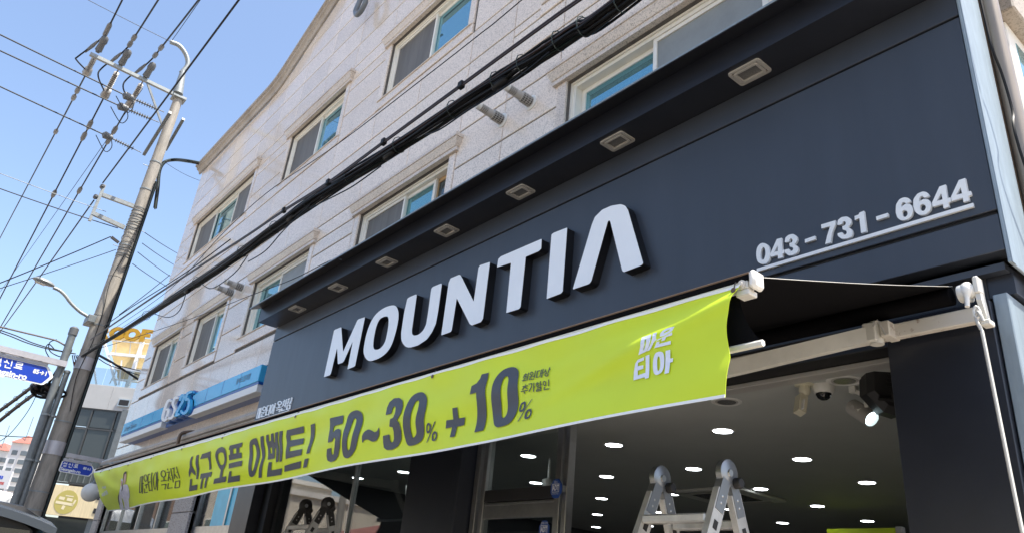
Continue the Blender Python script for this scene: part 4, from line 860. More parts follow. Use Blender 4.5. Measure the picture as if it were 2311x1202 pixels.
# unlit round vents near the front
for (px, py, lab) in ((1906, 857, 'beside the dome camera'), (1640, 905, 'behind the lower corner of the lime banner')):
    p = PZ(px, py, CZ); t = thing('ceiling_vent', 'unlit round white ceiling spot ' + lab, 'ceiling spot', (p.x, p.y, CZ), 'unlit round spots at the front of the shop ceiling')
    MB().lathe((p.x, p.y, CZ), (0, 0, -1), [(-.005, .1), (.004, .1), (.008, .085), (.003, .075)], 24).build('trim_ring', M['wplastic'], t, True)
    MB().lathe((p.x, p.y, CZ), (0, 0, -1), [(.0035, .074), (.006, .07), (.004, .064)], 24).build('inner_ring', M['greypl'], t, True)
    MB().lathe((p.x, p.y, CZ), (0, 0, -1), [(.0045, .06), (.0065, .058)], 24).build('lens', M['lens'], t, True)
# motion sensor, camera dome, track spotlight, loudspeaker
def ceil_at(px, py, z): return PZ(px, py, z)
p = PZ(1815, 866, CZ); t = thing('motion_sensor', 'cream motion sensor on a swivel foot under the shop ceiling', 'sensor', (p.x, p.y, CZ))
MB().lathe((p.x, p.y, CZ), (0, 0, -1), [(0, .055), (.008, .055), (.012, .03)], 18).build('base', M['ivory'], t, True)
MB().lathe((p.x, p.y, CZ - .012), (0, 0, -1), [(0, .03), (.03, .034), (.05, .026), (.06, .012), (.075, .01)], 16).build('swivel', M['ivory'], t, True)
c = V((p.x - .02, p.y - .02, CZ - .125)); MB().obox(c, ((.8, -.5, .1), (.5, .8, -.35), (0, .3, .95)), .035, .024, .055).build('housing', M['ivory'], t)
MB().obox(c + V((.03, -.034, -.012)), ((.8, -.5, .1), (.5, .8, -.35), (0, .3, .95)), .02, .004, .03).build('window', M['wplastic'], t)
p = PZ(1857, 868, CZ); t = thing('dome_camera', 'white dome security camera with smoked bubble under the shop ceiling', 'camera', (p.x, p.y, CZ))
MB().lathe((p.x, p.y, CZ), (0, 0, -1), [(0, .062), (.015, .064), (.035, .06), (.05, .052), (.052, .046)], 24).build('housing', M['wplastic'], t, True)
MB().lathe((p.x, p.y, CZ), (0, 0, -1), [(.045, .045), (.06, .043), (.078, .033), (.088, .018), (.091, .003)], 20).build('bubble', M['domeg'], t, True)
p = PZ(1925, 871, CZ)
t = thing('track_spotlight', 'white tubular spotlight with glowing blue white face hanging near the pilaster', 'spotlight', (p.x, p.y, CZ))
MB().cbox(p.x - .02, p.x + .02, p.y - .02, p.y + .02, CZ - .04, CZ, .003).build('mount', M['wplastic'], t)
q1 = V((p.x + .005, p.y, CZ - .03)); q2 = V((p.x + .06, p.y + .02, CZ - .06)); q3 = q2 + V((.004, 0, -.07))
MB().beam(q1, q2, .022, .02).build('bracket', M['wplastic'], t); MB().beam(q2, q3, .03, .022, (1, 0, 0)).build('bracket', M['wplastic'], t)
hc = PY(1945, 930, q2.y + .02); ax = V((.9, -.25, -.70)).normalized()
MB().beam(q3, hc + V((-.0, -.05, .0)), .018, .012, (1, 0, 0)).build('yoke', M['wplastic'], t)
MB().lathe(hc - ax * .085, ax, [(0, .03), (.006, .047), (.15, .05), (.168, .05), (.168, .044), (.14, .042)], 24).build('lamp_body', M['greypl'], t, True)
MB().lathe(hc + ax * .056, ax, [(0, .041), (.004, .041)], 24).build('lamp_face', M['spotglow'], t)
MB().lathe(hc - ax * .04 + V((0, -.045, 0)), (0, -1, 0), [(0, .016), (.01, .015)], 12).build('knob', M['greypl'], t, True)
p0 = PY(2003, 868, 4.12)
t = thing('loudspeaker', 'black moulded loudspeaker hung from the shop ceiling beside the pilaster', 'speaker', (p0.x, p0.y, p0.z - .16))
u, v, w_ = V((.62, .66, -.20)).normalized(), None, V((.22, .05, .96)).normalized(); v = w_.cross(u).normalized(); u = v.cross(w_)
hp = [(-.12, -.09), (-.145, .06), (-.10, .15), (.03, .165), (.10, .12), (.12, -.06), (.06, -.17), (-.02, -.165)]
body = MB(); pp = []
for e, sc_ in ((-.10, .78), (-.06, 1.), (.05, 1.), (.1, .86)):
    for a, b in hp: pp.append(p0 + u * (a * sc_) + w_ * (b * sc_) + v * e)
body.hull(pp).build('cabinet', M['speaker'], t)
for k in range(5): MB().beam(p0 + u * (-.04) + w_ * (.06 - k * .022) + v * (-.103), p0 + u * (.05) + w_ * (.075 - k * .022) + v * (-.103), .006, .006, v).build('rib', M['black'], t)
MB().tube([p0 + u * .02 + w_ * (-.02) + v * (-.1), p0 + u * (-.01) + w_ * (-.07) + v * (-.125), p0 + u * .0 + w_ * (-.1) + v * (-.12)], .007, 6).build('handle', M['black'], t)
MB().tube([p0 + u * (-.07) + w_ * (-.11) + v * (-.11), p0 + u * .07 + w_ * (-.085) + v * (-.11)], .011, 8).build('yoke', M['black'], t)
MB().tube(crs([p0 + w_ * .13, p0 + w_ * .2 + u * .02, V((p0.x + .06, p0.y, CZ))], 4), .006, 6).build('hanger', M['black'], t)
# lime board, ceiling cassette, wall rack at the back
b0, b1 = PY(1868, 1201, 8.3), PY(2037, 1190, 8.3)
t = thing('lime_board', 'lime green promotion board standing deep inside the dim shop', 'board', ((b0.x + b1.x) / 2, 8.3, .14))
MB().cbox(b0.x, b1.x, 8.28, 8.32, .9, b1.z, .004).build('board', M['lime'], t)
for x in (b0.x + .15, b1.x - .15): MB().box(x - .02, x + .02, 8.285, 8.315, .14, .9).build('leg', M['steel'], t)
MB().cbox(b1.x - .06, b1.x + .01, 8.26, 8.34, b1.z - .06, b1.z + .01, .006).build('clip', M['greypl'], t)
p = PZ(1640, 1115, CZ); t = thing('ceiling_cassette', 'flat square air conditioner cassette set in the shop ceiling', 'air conditioner', (p.x, p.y, CZ))
MB().cbox(p.x - .45, p.x + .45, p.y - .45, p.y + .45, CZ - .03, CZ, .012).build('panel', M['wplastic'], t)
for s in (-1, 1): MB().cbox(p.x - .32, p.x + .32, p.y + s * .37 - .03, p.y + s * .37 + .03, CZ - .036, CZ - .02, .004).build('louvre', M['greypl'], t)
MB().box(p.x - .27, p.x + .27, p.y - .27, p.y + .27, CZ - .034, CZ - .02).build('grille', M['lens'], t)
for k, (px, py, lab) in enumerate(((1237, 1095, 'hanging behind the glass above the door rail'), (925, 1105, 'hanging behind the shop window next to the dark pilaster'), (768, 1075, 'hanging behind the shop window next to the steel mullion'))):
    q = PY(px, py, 4.9); t = thing('ceiling_spotlight', 'white tubular spotlight, switched off, ' + lab, 'spotlight', (q.x, q.y, CZ), 'unlit tubular spotlights behind the shop window')
    MB().tube([(q.x, q.y, CZ), (q.x, q.y, q.z + .05)], .012, 8).build('stem', M['wplastic'], t); MB().lathe(q + V((-.03, 0, .06)), (.25, 0, -1), [(0, .03), (.004, .045), (.15, .045), (.15, .038)], 18).build('lamp_body', M['wplastic'], t, True)

# ------------------------------------------------------------------ step ladders
def ladder(px0, px1, Yh, black, label):
    a, b = PY(*px0, Yh), PY(*px1, Yh); zt = (a.z + b.z) / 2; t = thing('step_ladder', label, 'ladder', ((a.x + b.x) / 2, Yh, .13), 'folding aluminium ladders at the shop front')
    hm = M['hingeb'] if black else M['hinge']
    for x, sg in ((a.x, -1), (b.x, 1)):
        h = V((x, Yh, zt))
        d = MB().lathe(h - V((.016, 0, 0)), (1, 0, 0), [(0, .052), (.003, .056), (.029, .056), (.032, .052)], 28).build('hinge', hm, t, True)
        MB().lathe(h + V((.016, 0, 0)), (1, 0, 0), [(0, .016), (.006, .014)], 12).build('rivet', M['steel'], d, True)
        MB().lathe(h + V((.016, .035, -.035)), (1, 0, 0), [(0, .022), (.025, .022), (.03, .018)], 14).build('lock_knob', M['hingeb'] if black else M['black'], d, True)
        for s, foot in ((-1, -.92), (1, .72)):
            top = h + V((0, s * .022, -.03)); ft = V((x + sg * .02, Yh + foot, .13)); dr_ = (ft - top).normalized()
            MB().beam(top, top + dr_ * .14, .05, .034, (1, 0, 0)).build('hinge_plate', hm, d)
            rl = MB().beam(top + dr_ * .05, ft - dr_ * .03, .064, .028, (1, 0, 0))
            ro = rl.build('rail', M['alu'], t)
            for e in (.075, .105): MB().lathe(top + dr_ * e + V((.0145, 0, 0)), (1, 0, 0), [(0, .006), (.003, .0055), (.0045, .002)], 8).build('rivet', M['steel'], ro, True)
            MB().cbox(ft.x - .02, ft.x + .02, ft.y - .045, ft.y + .045, .13, .165, .006).build('foot', M['rubber'], ro)
            up = dr_.cross(V((1, 0, 0))).normalized()
            for e in (.20,): MB().obox(top + dr_ * e + V((.0145, 0, 0)), ((1, 0, 0), dr_, up), .0012, .018, .012).build('rung_hole', M['black'], ro)
    for s, foot in ((-1, -.92), (1, .72)):
        for k in range(7):
            f = (.20 + k * .285) / 2.2; z = zt - (zt - .13) * f; y = Yh + s * .022 + foot * f
            MB().cbox(a.x + .013, b.x - .013, y - .026, y + .026, z - .017, z + .017, .006).build('rung', M['alu'], t)
ladder((1490, 1078), (1640, 1068), 2.62, False, 'aluminium folding ladder with silver hinge discs standing in front of the open doorway')
ladder((690, 1140), (740, 1136), 2.9, True, 'aluminium folding ladder with black hinge discs standing before the shop window')

# ------------------------------------------------------------------ convenience shop sign
GS = thing('light_box_sign', 'slim sky blue and white light box sign with raised letters on the granite wall', 'sign', (-13.8, 3.7, 4.0))
sx0, sx1, sy = -17.4, -10.15, 3.56
zt_, zm, zb2 = 2.80 + H0, 2.555 + H0, 2.43 + H0
MB().cbox(sx0 + .03, sx1 + .08, sy + .10, GY + .005, zb2 - .01, zt_ - .03, .006).build('back_box', M['deepblue'], GS)
for (q0, q1) in ((sx0, -14.55), (-13.02, sx1)):
    MB().cbox(q0, q1, sy, sy + .14, zm, zt_, .008).build('blue_light_box', M['cyan'], GS)
    MB().box(q0 + .005, q1 + .012, sy + .012, sy + .16, zm - .035, zm - .001).build('shadow_gap', M['deepblue'], GS)
    MB().cbox(q0, q1 + .0, sy + .01, sy + .15, zb2 - .02, zm - .036, .006).build('white_light_box', M['signw'], GS)
    for k in range(1, 4):
        x = q0 + (q1 - q0) * k / 4; MB().box(x - .004, x + .004, sy - .002, sy + .05, zm + .004, zt_ - .004).build('seam', M['deepblue'], GS)
cR = crop((340, 860), 10.925)
GL = [('signw', [(505, 475), (450, 460), (400, 520), (345, 670), (295, 850), (300, 945), (350, 945), (392, 880), (435, 700), (400, 695)]), ('signw', [(665, 400), (620, 392), (575, 440), (540, 540), (562, 610), (588, 665), (572, 780), (520, 880), (455, 905), (425, 885)]),
      ('cyan', [(715, 465), (745, 370), (790, 330), (812, 375), (788, 480), (700, 640), (598, 830), (705, 790)]), ('cyan', [(1010, 245), (905, 292), (868, 440), (905, 425), (938, 455), (932, 580), (888, 715), (820, 782), (765, 760), (757, 722)])]
ly = sy - .05
for mm, pts in GL:
    sm = [tuple(q) for q in crs([V(q) for q in pts], 4)] if mm else pts
    for nm, wd, y0, y1, m in (('letter_back', 112, ly + .05, sy + .2, 'deepblue'), ('letter', 60, ly, ly + .06, mm)):
        vs, ts = shape2d(on_plane([cR(q) for q in stroke(sm, wd)], ly))
        a_, b_ = extrude2d(vs, ts, lambda x, z: (x, y0, z), lambda x, z: (x, y1, z)); MB().add(a_, b_).build(nm, M[m], GS)
text_on('lettering', 'Lifestyle Platform', .13, (-16.75, sy - .003, (zm + zt_) / 2 - .02), (1, 0, 0), (0, 0, 1), M['ink'], GS)
text_on('lettering', '충북도립대점', .10, (-10.75, sy - .003, (zm + zt_) / 2), (1, 0, 0), (0, 0, 1), M['ink'], GS, .001)
# awning cassette and bulkhead lamp of that shop, drain spout, globe lamp
CA = thing('awning_cassette', 'closed slim cream awning box on the string course of the granite building', 'awning', (-15.5, 3.6, 3.1))
c0, c1 = PY(225, 1058, 3.3), PY(361, 1030, 3.3)
MB().beam(PY(214, 1062, 3.25), PY(360, 1031, 3.25), .09, .05).build('cream_bar', M['cream'], CA)
MB().beam(PY(230, 1048, 3.45), PY(385, 1018, 3.45), .06, .03).build('cover', M['zinc'], CA)
MB().beam(PY(300, 1046, 3.4), PY(425, 1014, 3.4), .2, .05).build('rolled_cloth', M['black'], CA)
for px in ((260, 1050), (345, 1030)): q = PY(*px, 3.4); MB().cbox(q.x - .04, q.x + .04, 3.3, GY, q.z - .05, q.z + .04, .005).build('bracket', M['zinc'], CA)
q = PY(420, 985, 3.7); SPT = thing('drain_hose', 'dark hose bent over the weathered string course', 'hose', (q.x, 3.7, q.z - .4))
MB().tube(crs([V((q.x + .1, GY + .0, q.z + .1)), V((q.x + .02, GY - .15, q.z + .08)), V((q.x - .03, GY - .24, q.z + .02)), V((q.x - .02, GY - .24, q.z - .2)), V((q.x, GY - .2, q.z - .45))], 4), .03, 8).build('hose', M['bronze'], SPT, True)
q = PY(205, 1110, 3.1); GLB = thing('globe_lamp', 'round opal white globe lamp on a short bracket beside the banner end', 'lamp', (q.x, 3.1, q.z - .17))
MB().sphere(q, .165, 24, 16).build('globe', M['globe'], GLB, True)
MB().tube(crs([V((q.x, 3.1, q.z + .15)), V((q.x, 3.12, q.z + .26)), V((q.x, 3.3, q.z + .33)), V((q.x, GY, q.z + .33))], 4), .016, 8).build('bracket', M['zincd'], GLB, True)
MB().lathe((q.x, 3.1, q.z + .14), (0, 0, 1), [(0, .06), (.04, .05), (.05, .02)], 14).build('cap', M['zincd'], GLB, True)

# boiler flues
def flue(px, py, label, grp, k=1.):
    p = PY(px, py, GY - .005); t = thing('flue_vent', label, 'flue', (p.x, GY - .005, p.z), grp); ax = V((-.06, -1, .10)).normalized()
    MB().lathe((p.x, GY + .004, p.z), (0, -1, 0), [(0, .085 * k), (.012, .085 * k), (.016, .07 * k), (.02, .05 * k)], 22).build('wall_ring', M['wplastic'], t, True)
    for s0, s1, r in ((.0, .13, .055 * k), (.20, .285, .041 * k)):        # perforated sleeves: bars and hoops
        g = MB(); c = V((p.x, GY - .005, p.z)); u = ax.orthogonal().normalized(); v = ax.cross(u); n = 16
        for q in range(n):
            a = 2 * math.pi * q / n; d = u * math.cos(a) + v * math.sin(a); tn = ax.cross(d)
            g.obox(c + ax * (s0 + s1) / 2 + d * r, (ax, tn, d), (s1 - s0) / 2, .0042, .002)
        for q in range(5): h = s0 + (s1 - s0) * q / 4; g.lathe(c + ax * (h - .003), ax, [(0, r - .0005), (.0, r + .0035), (.006, r + .0035), (.006, r - .0005)], n)
        g.build('perforated_sleeve', M['greypl'], t)
        MB().tube([c + ax * (s0 + .002), c + ax * (s1 - .002)], r - .008, 14).build('inner_pipe', M['black'], t, True)
    c = V((p.x, GY - .005, p.z))
    MB().tube([c + ax * .12, c + ax * .205], .046 * k, 16).build('sleeve', M['greypl'], t, True)
    MB().lathe(c + ax * .283, ax, [(0, .043 * k), (.05, .043 * k), (.05, .038 * k), (.012, .036 * k)], 18).build('tip', M['wplastic'], t, True)
flue(1198, 232, 'perforated grey flue beside the stone hood of the wide blue pane window', None)
flue(1133, 272, 'perforated grey flue standing clear between two hooded windows', None)
flue(548, 650, 'grey flue whose ring touches the end of a small window hood, upper of a pair', None, 1.15)
flue(526, 662, 'grey flue just above a small window hood, lower of a pair', None, 1.15)
# side wall downpipe and cable
DP = thing('downpipe', 'beige metal downpipe running down the sunlit side wall behind the signboard end', 'pipe', (-.93, 4.0, .1))
MB().tube([(-.952, 3.885, .1), (-.952, 3.885, 9.3 + H0)], .044, 18).build('pipe', M['pipe'], DP, True)
MB().box(-.998, -.985, 3.835, 3.85, .1, 9.3 + H0).build('backing_strip', M['bronze'], DP)
for z in (2.6, 6.5, 9): MB().cbox(-.998, -.905, 3.838, 3.935, z, z + .03, .004).build('clamp', M['zinc'], DP)
SC_ = tag(MB().tube(crs([PX(2195, -80, -.9), PX(2213, 0, -.9), PX(2226, 55, -.9), PX(2241, 115, -.9), PX(2262, 170, -.9), PX(2285, 250, -.9), PX(2302, 340, -.9), V((-.9, 3.97, 2.9)), V((-.9, 3.97, .5))], 6), .007, 6).build('side_cable', M['wire'], None, True), 'single black cable wandering down the side wall next to the downpipe', 'cable')
# side window of the building
sh = thing('side_window', 'stone hooded ivory window high on the sunlit side wall', 'window', (XR, 4.9, 5.2)); sp = PX(2268, 8, XR + .06)
MB().cbox(XR - .01, XR + .10, sp.y + .0, sp.y + 1.6, sp.z - .05, sp.z + .16, .01).build('lintel', M['sidegranite'], sh)
MB().cbox(XR - .004, XR + .02, sp.y + .08, sp.y + 1.5, sp.z - 1.2, sp.z - .055, .006).build('frame', M['frame'], sh)
MB().box(XR + .018, XR + .023, sp.y + .2, sp.y + 1.38, sp.z - 1.1, sp.z - .15).build('pane', M['pane'], sh)

# ------------------------------------------------------------------ concrete utility pole
PXX, PYY = -19.9, 2.82
UP = thing('utility_pole', 'tall tapered concrete utility pole with steel crossarm beside the granite building corner', 'utility pole', (PXX, PYY, 0))
pb, pt = V((PXX, 2.80, 0)), V((PXX, 2.90, 12.05 + H0))
prad = lambda z: .232 - z * .0083
pcen = lambda z: pb + (pt - pb) * (z / (12.05 + H0))
MB().tube([pcen(z) for z in (0, 3, 6, 9, 12, 12.05 + H0)], [prad(z) for z in (0, 3, 6, 9, 12, 12.05 + H0)], 28).build('shaft', M['concrete'], UP, True)
def band(z, h, m='zinc', e=.012, parent=None):
    return MB().lathe(pcen(z), (0, 0, 1), [(0, prad(z) + .001), (0, prad(z) + e), (h, prad(z) + e - .0005), (h, prad(z) + .001)], 28).build('band', M[m], parent or UP, True)
for z in (1.9, 2.75, 4.85, 6.25, 7.15, 8.2): band(z, .035, 'concrete', .006)
for z in (2.62, 3.0, 4.55, 6.9, 9.05, 10.7, 11.55): band(z, .03)
for z in (8.75, 8.82, 8.9, 8.98, 9.06, 9.5, 9.57, 9.64, 9.72, 9.8, 9.88, 9.96, 10.05, 10.14): band(z + random.uniform(-.01, .01), .014, 'zincd', .01)
for k in range(9):                                          # wraps of strap and wire round the rack zone
    z = 8.8 + k * .16
    MB().tube([pcen(z + .05 * math.sin(a * 2 + k)) + V((math.cos(a), math.sin(a), 0)) * (prad(z) + .014) for a in [2 * math.pi * q / 20 for q in range(21)]], .006, 5, False).build('tie_wire', M['zincd'], UP)
band(2.28 + H0 - .13 - 1.4, .0001)
# top crossarm (towards the street), cap, gooseneck, brace
def P_(x, y): return PX(x, y, PXX)
a0, a1 = P_(203, 122), P_(420, 226)
ca = MB().beam(a0, a1, .09, .09).build('crossarm', M['zinc'], UP)
MB().cbox(PXX - .17, PXX + .17, 2.72, 3.08, a1.z - .11, a1.z - .05, .01).build('cap_plate', M['zinc'], ca)
MB().beam(P_(332, 186), P_(372, 300), .05, .05).build('brace', M['zincd'], ca)
gn = [V((PXX, 2.88, pt.z - .05)), P_(409, 165), P_(423, 148), P_(422, 130), P_(413, 113), P_(402, 102), P_(390, 97), P_(384, 95)]
MB().tube(crs(gn[1:], 4), .065, 12).build('gooseneck', M['zinc'], UP, True)
MB().tube([P_(401, 212), P_(413, 162)], [.14, .075], 16).build('post_sleeve', M['zinc'], UP, True)
# street-parallel bars carrying the cross-street lines
for (p, q, yy) in (((384, 254), (325, 349), 2.62), ((414, 269), (374, 338), 3.16)):
    c = PY(p[0], p[1], yy); d = PY(q[0], q[1], yy)
    MB().beam(c, d, .075, .075).build('side_bar', M['zincd'], UP)
# low-voltage rack
for (p, q) in (((231, 440), (302, 466)), ((208, 481), (281, 514))): MB().beam(P_(*p), P_(*q), .09, .10).build('rack_arm', M['zinc'], UP)
MB().beam(P_(236, 418), P_(202, 499), .07, .07, (1, 0, 0)).build('rack_bar', M['zinc'], UP)
for (x, y) in ((231, 421), (216, 444)): MB().lathe(P_(x, y) - V((.08, 0, 0)), (1, 0, 0), [(0, .03), (.02, .055), (.05, .03), (.08, .055), (.12, .055), (.16, .03)], 12).build('spool_insulator', M['insul'], UP, True)
MB().beam(P_(251, 535), P_(268, 548), .06, .06).build('splice_box', M['black'], UP)
# climbing steps
for k, z in enumerate((9.0, 9.6, 10.2, 10.8, 11.4)): c = pcen(z); s = 1 if k % 2 else -1; MB().tube([c + V((0, s * prad(z) * .8, 0)), c + V((0, s * (prad(z) + .14), 0))], .01, 6).build('step_bolt', M['zincd'], UP)
# cable riser on the pole
for k, dx in enumerate((.0, .05, .09)):
    MB().tube([pcen(z) + V((.12 + dx * .5, prad(z) * .75 + .03 + dx * .4, 0)) for z in (2.4, 4, 6, 8, 10, 11)], .022 - .005 * k, 6).build('riser_cable', M['wire'] if k != 1 else M['wireg'], UP)
MB().tube(crs([pcen(z) + V((prad(z) + .012, -.05 + .06 * math.sin(z * 3), 0)) for z in (4.8, 5.6, 6.4, 7.2, 8.0, 8.8)], 4), .009, 5).build('riser_cable', M['wire'], UP)

# insulators on the crossarm and the lines they hold
def insulator(c, ax, name='pin_insulator', k=1.):
    return MB().lathe(c, ax, [(0, .05 * k), (.05 * k, .07 * k), (.06 * k, .10 * k), (.30 * k, .085 * k), (.36 * k, .11 * k), (.5 * k, .10 * k), (.56 * k, .05 * k)], 14).build(name, M['insul'], UP, True)
def sagline(p, q, sag, n=14):
    p, q = V(p), V(q); return [p.lerp(q, i / n) - V((0, 0, sag * 4 * (i / n) * (1 - i / n))) for i in range(n + 1)]
def wire(pts, r, label, name='power_line', cat='power line', m='wire', group=None):
    return tag(MB().tube(pts, r, 6).build(name, M[m], None), label, cat, group)
HV = [((218, 122), (234, 95), (276, 0), (182, 172), (0, 537), 'street end'), ((270, 152), (288, 122), (357, 0), (238, 200), (0, 672), 'middle'), ((325, 180), (345, 148), (448, 0), (293, 224), (3, 733), 'pole end')]
for (base, topp, ex, ten, far, wh) in HV:
    b = P_(*base); tp_ = P_(*topp)
    insulator(b + V((0, 0, .04)), (V((tp_.x + .35, tp_.y, tp_.z)) - b), k=.9)
    h = V((PXX + .3, b.y, tp_.z + .05)); e = PY(ex[0], ex[1], b.y); d = (e - h); e2 = e + d * .9
    wire(sagline(h, e2, .02), .021, 'thick overhead line rising from the %s pin insulator of the pole crossarm' % wh, group='crossarm lines towards the near street')
    for f in (.012, .05): c = h.lerp(e, f * 4); MB().tube([c - d.normalized() * .25, c - d.normalized() * .12, c + d.normalized() * .12, c + d.normalized() * .25], [.025, .06, .06, .025], 8).build('line_cover', M['cover'], UP, True)
    t0 = V((PXX - .1, b.y, b.z - .02)); fe = PY(far[0], far[1], b.y); dd = (fe - t0).normalized()
    n_ = 9; prof = []
    for k in range(n_): prof += [(.16 + k * .075, .028), (.165 + k * .075, .068), (.205 + k * .075, .062), (.21 + k * .075, .028)]
    MB().lathe(t0, dd, [(0, .02), (.15, .02)] + prof + [(.9, .03), (.92, .10), (1.2, .12), (1.3, .05)], 10).build('tension_insulator', M['porcelain'], UP, True)
    wire(sagline(t0 + dd * 1.2, t0 + (fe - t0) * 1.6, .04), .021, 'thick overhead line receding from the %s tension insulator of the pole crossarm' % wh, group='crossarm lines along the far street')
    for f in (2.6, 3.2, 6.5): c = t0 + dd * f; MB().tube([c - dd * .25, c - dd * .12, c + dd * .12, c + dd * .25], [.025, .065, .065, .025], 8).build('line_cover', M['cover'], UP, True)
    j = [h, h - V((.35, .1, .15)), h - V((.7, .35, .55)), t0 + dd * .4 - V((0, .35, .15)), t0 + dd * 1.1]
    MB().tube(crs(j, 5), .02, 6).build('jumper', M['wire'], UP); MB().tube([h - V((.3, .08, .1)), h - V((.45, .15, .22)), h - V((.6, .25, .4))], [.03, .05, .03], 8).build('jumper_cover', M['cover'], UP, True)
# cross-street lines (run towards the far side of the road)
for k, (n0, n1, far, lab) in enumerate((((374, 255), (290, 219), (-30, 60), 'top'), ((362, 278), (278, 243), (-30, 97), 'second'), ((322, 346), (243, 308), (-30, 178), 'lowest'))):
    c0 = PY(*n0, 2.64); c0 = V((c0.x, 2.60, c0.z)); c1 = PX(n1[0], n1[1], c0.x); c2 = PX(far[0], far[1], c0.x); dd = (c1 - c0).normalized(); L = (c1 - c0).length
    prof = []; n_ = 8; s0 = L * .25; st = L * .07
    for q in range(n_): prof += [(s0 + q * st, .02), (s0 + q * st + .005, .06), (s0 + q * st + .02, .055), (s0 + q * st + .025, .02)]
    MB().lathe(c0, dd, [(0, .012), (s0 - .02, .012)] + prof + [(L * .84, .02), (L * .88, .08), (L * 1.0, .10), (L * 1.1, .11), (L * 1.16, .03)], 10).build('tension_insulator', M['insul'], UP, True)
    MB().tube(crs([c0 + dd * L * .9, c0 + dd * L * .8 - V((0, 0, .25)), c0 + dd * L * .95 - V((0, -.02, .45)), c0 + dd * L * 1.3 - V((0, 0, .12))], 4), .012, 5).build('jumper', M['wire'], UP)
    wire(sagline(c1, c1 + (c2 - c1) * 3.2, .05), .018, 'overhead line crossing the road from the %s strain insulator under the crossarm' % lab, group='lines crossing the road')
# neutral line, earth wire on the gooseneck and lines at rack level
gt = P_(386, 95); wire(sagline(gt, P_(205, 0) + (P_(205, 0) - gt) * 1.5, .05), .008, 'thin earth wire running over the road from the gooseneck tip', 'earth_wire', 'wire')
e = PY(452, 0, gt.y); wire(sagline(gt, e + (e - gt) * .8, .02), .008, 'thin earth wire following the street from the gooseneck tip', 'earth_wire', 'wire')
rk = P_(232, 413); e = PY(538, 0, rk.y); wire(sagline(rk, e + (e - rk) * .8, .03), .017, 'single low line rising along the street from the steel side rack')
rk2 = P_(212, 452); e = PY(12, 730, rk2.y); wire(sagline(rk2, rk2 + (e - rk2) * 1.3, .1), .017, 'single low line receding along the street from the steel side rack')
gb2 = P_(296, 262); e = PY(0, 658, 1.35); wire(sagline(PY(322, 200, 1.9), e, .05), .008, 'thin line slanting down behind the thick crossarm lines', 'earth_wire', 'wire')
for k, (p, q, r, lab) in enumerate((((266, 515), (-20, 411), .013, 'thin line leaving the pole over the road just below the steel side rack'), ((240, 478), (-20, 376), .009, 'pale thin line leaving the steel side rack over the road'), ((250, 534), (-20, 640), .013, 'thin line dropping towards the far houses from the black splice box'), ((262, 563), (-20, 650), .010, 'thin line dropping towards the far houses below the splice box'))):
    a, b = P_(*p), P_(*q); wire(sagline(a, a + (b - a) * 2, .08), r, lab, 'service_line', 'wire', 'zincd' if k == 1 else 'wire')
for k, (p, q) in enumerate((((318, 522), (405, 574)), ((312, 546), (396, 599)), ((302, 566), (386, 624)), ((290, 592), (380, 648)))):
    a = P_(*p) + V((0, .1, 0)); b = PY(q[0], q[1], 5.2); wire(sagline(a, b, .02), .011, 'thin line passing from the pole behind the granite building edge, %s of four' % ('topmost', 'second', 'third', 'lowest')[k], 'service_line', 'wire')
# service cable from the pole to the cornice corner
a = P_(356, 425); sv = [P_(350, 470), a, P_(360, 385), P_(372, 366), P_(395, 361), PY(425, 364, 3.4), PY(452, 369, 3.75)]
o = thing('service_cable', 'dark green cable bundle bent from the pole to the cornice corner', 'cable', tuple(sv[-1]))
for k in range(4): MB().tube(crs([p + V((0, .03 * math.cos(k * 1.6), .03 * math.sin(k * 1.6))) for p in sv], 5), .02, 6).build('cable', M['wireg'] if k % 2 else M['wire'], o)
for (p, q) in (((372, 366), (452, 408)),): wire(sagline(P_(*p), PY(q[0], q[1], 4.4), .05), .006, 'hair thin wire dropping from the pole clamp to the side of the building', 'service_line', 'wire')

# ------------------------------------------------------------------ communication cable bundle across the facade
def path2d(px, Y): return [PY(x, y, Y if not callable(Y) else Y(x)) for x, y in px]
CBP = [(182, 805), (330, 712), (500, 601), (620, 515), (740, 430), (900, 330), (1080, 212), (1180, 148), (1300, 70), (1400, 8)]
base = path2d(CBP, 2.72); end = base[-1] + (base[-1] - base[-2]) * 6; base = base + [V((end.x, 2.72, base[-1].z + .25))]
CBN = thing('cable_bundle', 'thick bundle of black communication cables strung across the granite facade', 'cable bundle', tuple(base[4]))
sm = crs(base, 9)
for k in range(15):
    a = k * 2.4; r0 = .058 * math.sqrt((k + .5) / 15); rr = random.choice((.009, .012, .016, .010)); ph = random.uniform(0, 6)
    TP = [max(.55, min(1, 1 - (-p.x - 9) / 16)) for p in sm]
    pts = [p + V((0, r0 * TP[i] * math.cos(a + .25 * math.sin(i * .25 + ph)) * 1.1, r0 * TP[i] * math.sin(a + .25 * math.sin(i * .25 + ph)) - .012 * abs(math.sin(i * .35 + ph)))) for i, p in enumerate(sm)]
    MB().tube(pts, [rr * t for t in TP], 6).build('cable', M['wireb'] if k in (3, 9) else M['wireg'] if k in (5,) else M['wire'], CBN)
MB().tube([p + V((0, 0, .095)) for p in sm], .005, 6).build('messenger_wire', M['zincd'], CBN)
for i in range(3, len(sm) - 3, 6):
    p = sm[i]; MB().tube([p + V((0, .070 * math.cos(q), .012 + .085 * math.sin(q))) for q in [2 * math.pi * z / 10 for z in range(11)]], .0045, 5, False).build('lashing', M['wireg'] if i % 8 else M['zincd'], CBN)
for i in (14, 30, 44, 58): p = sm[i]; MB().lathe(p - V((.10, 0, .035)), sm[i + 1] - sm[i], [(0, .02), (.03, .04), (.17, .04), (.2, .02)], 10).build('closure', M['wire'], CBN, True)
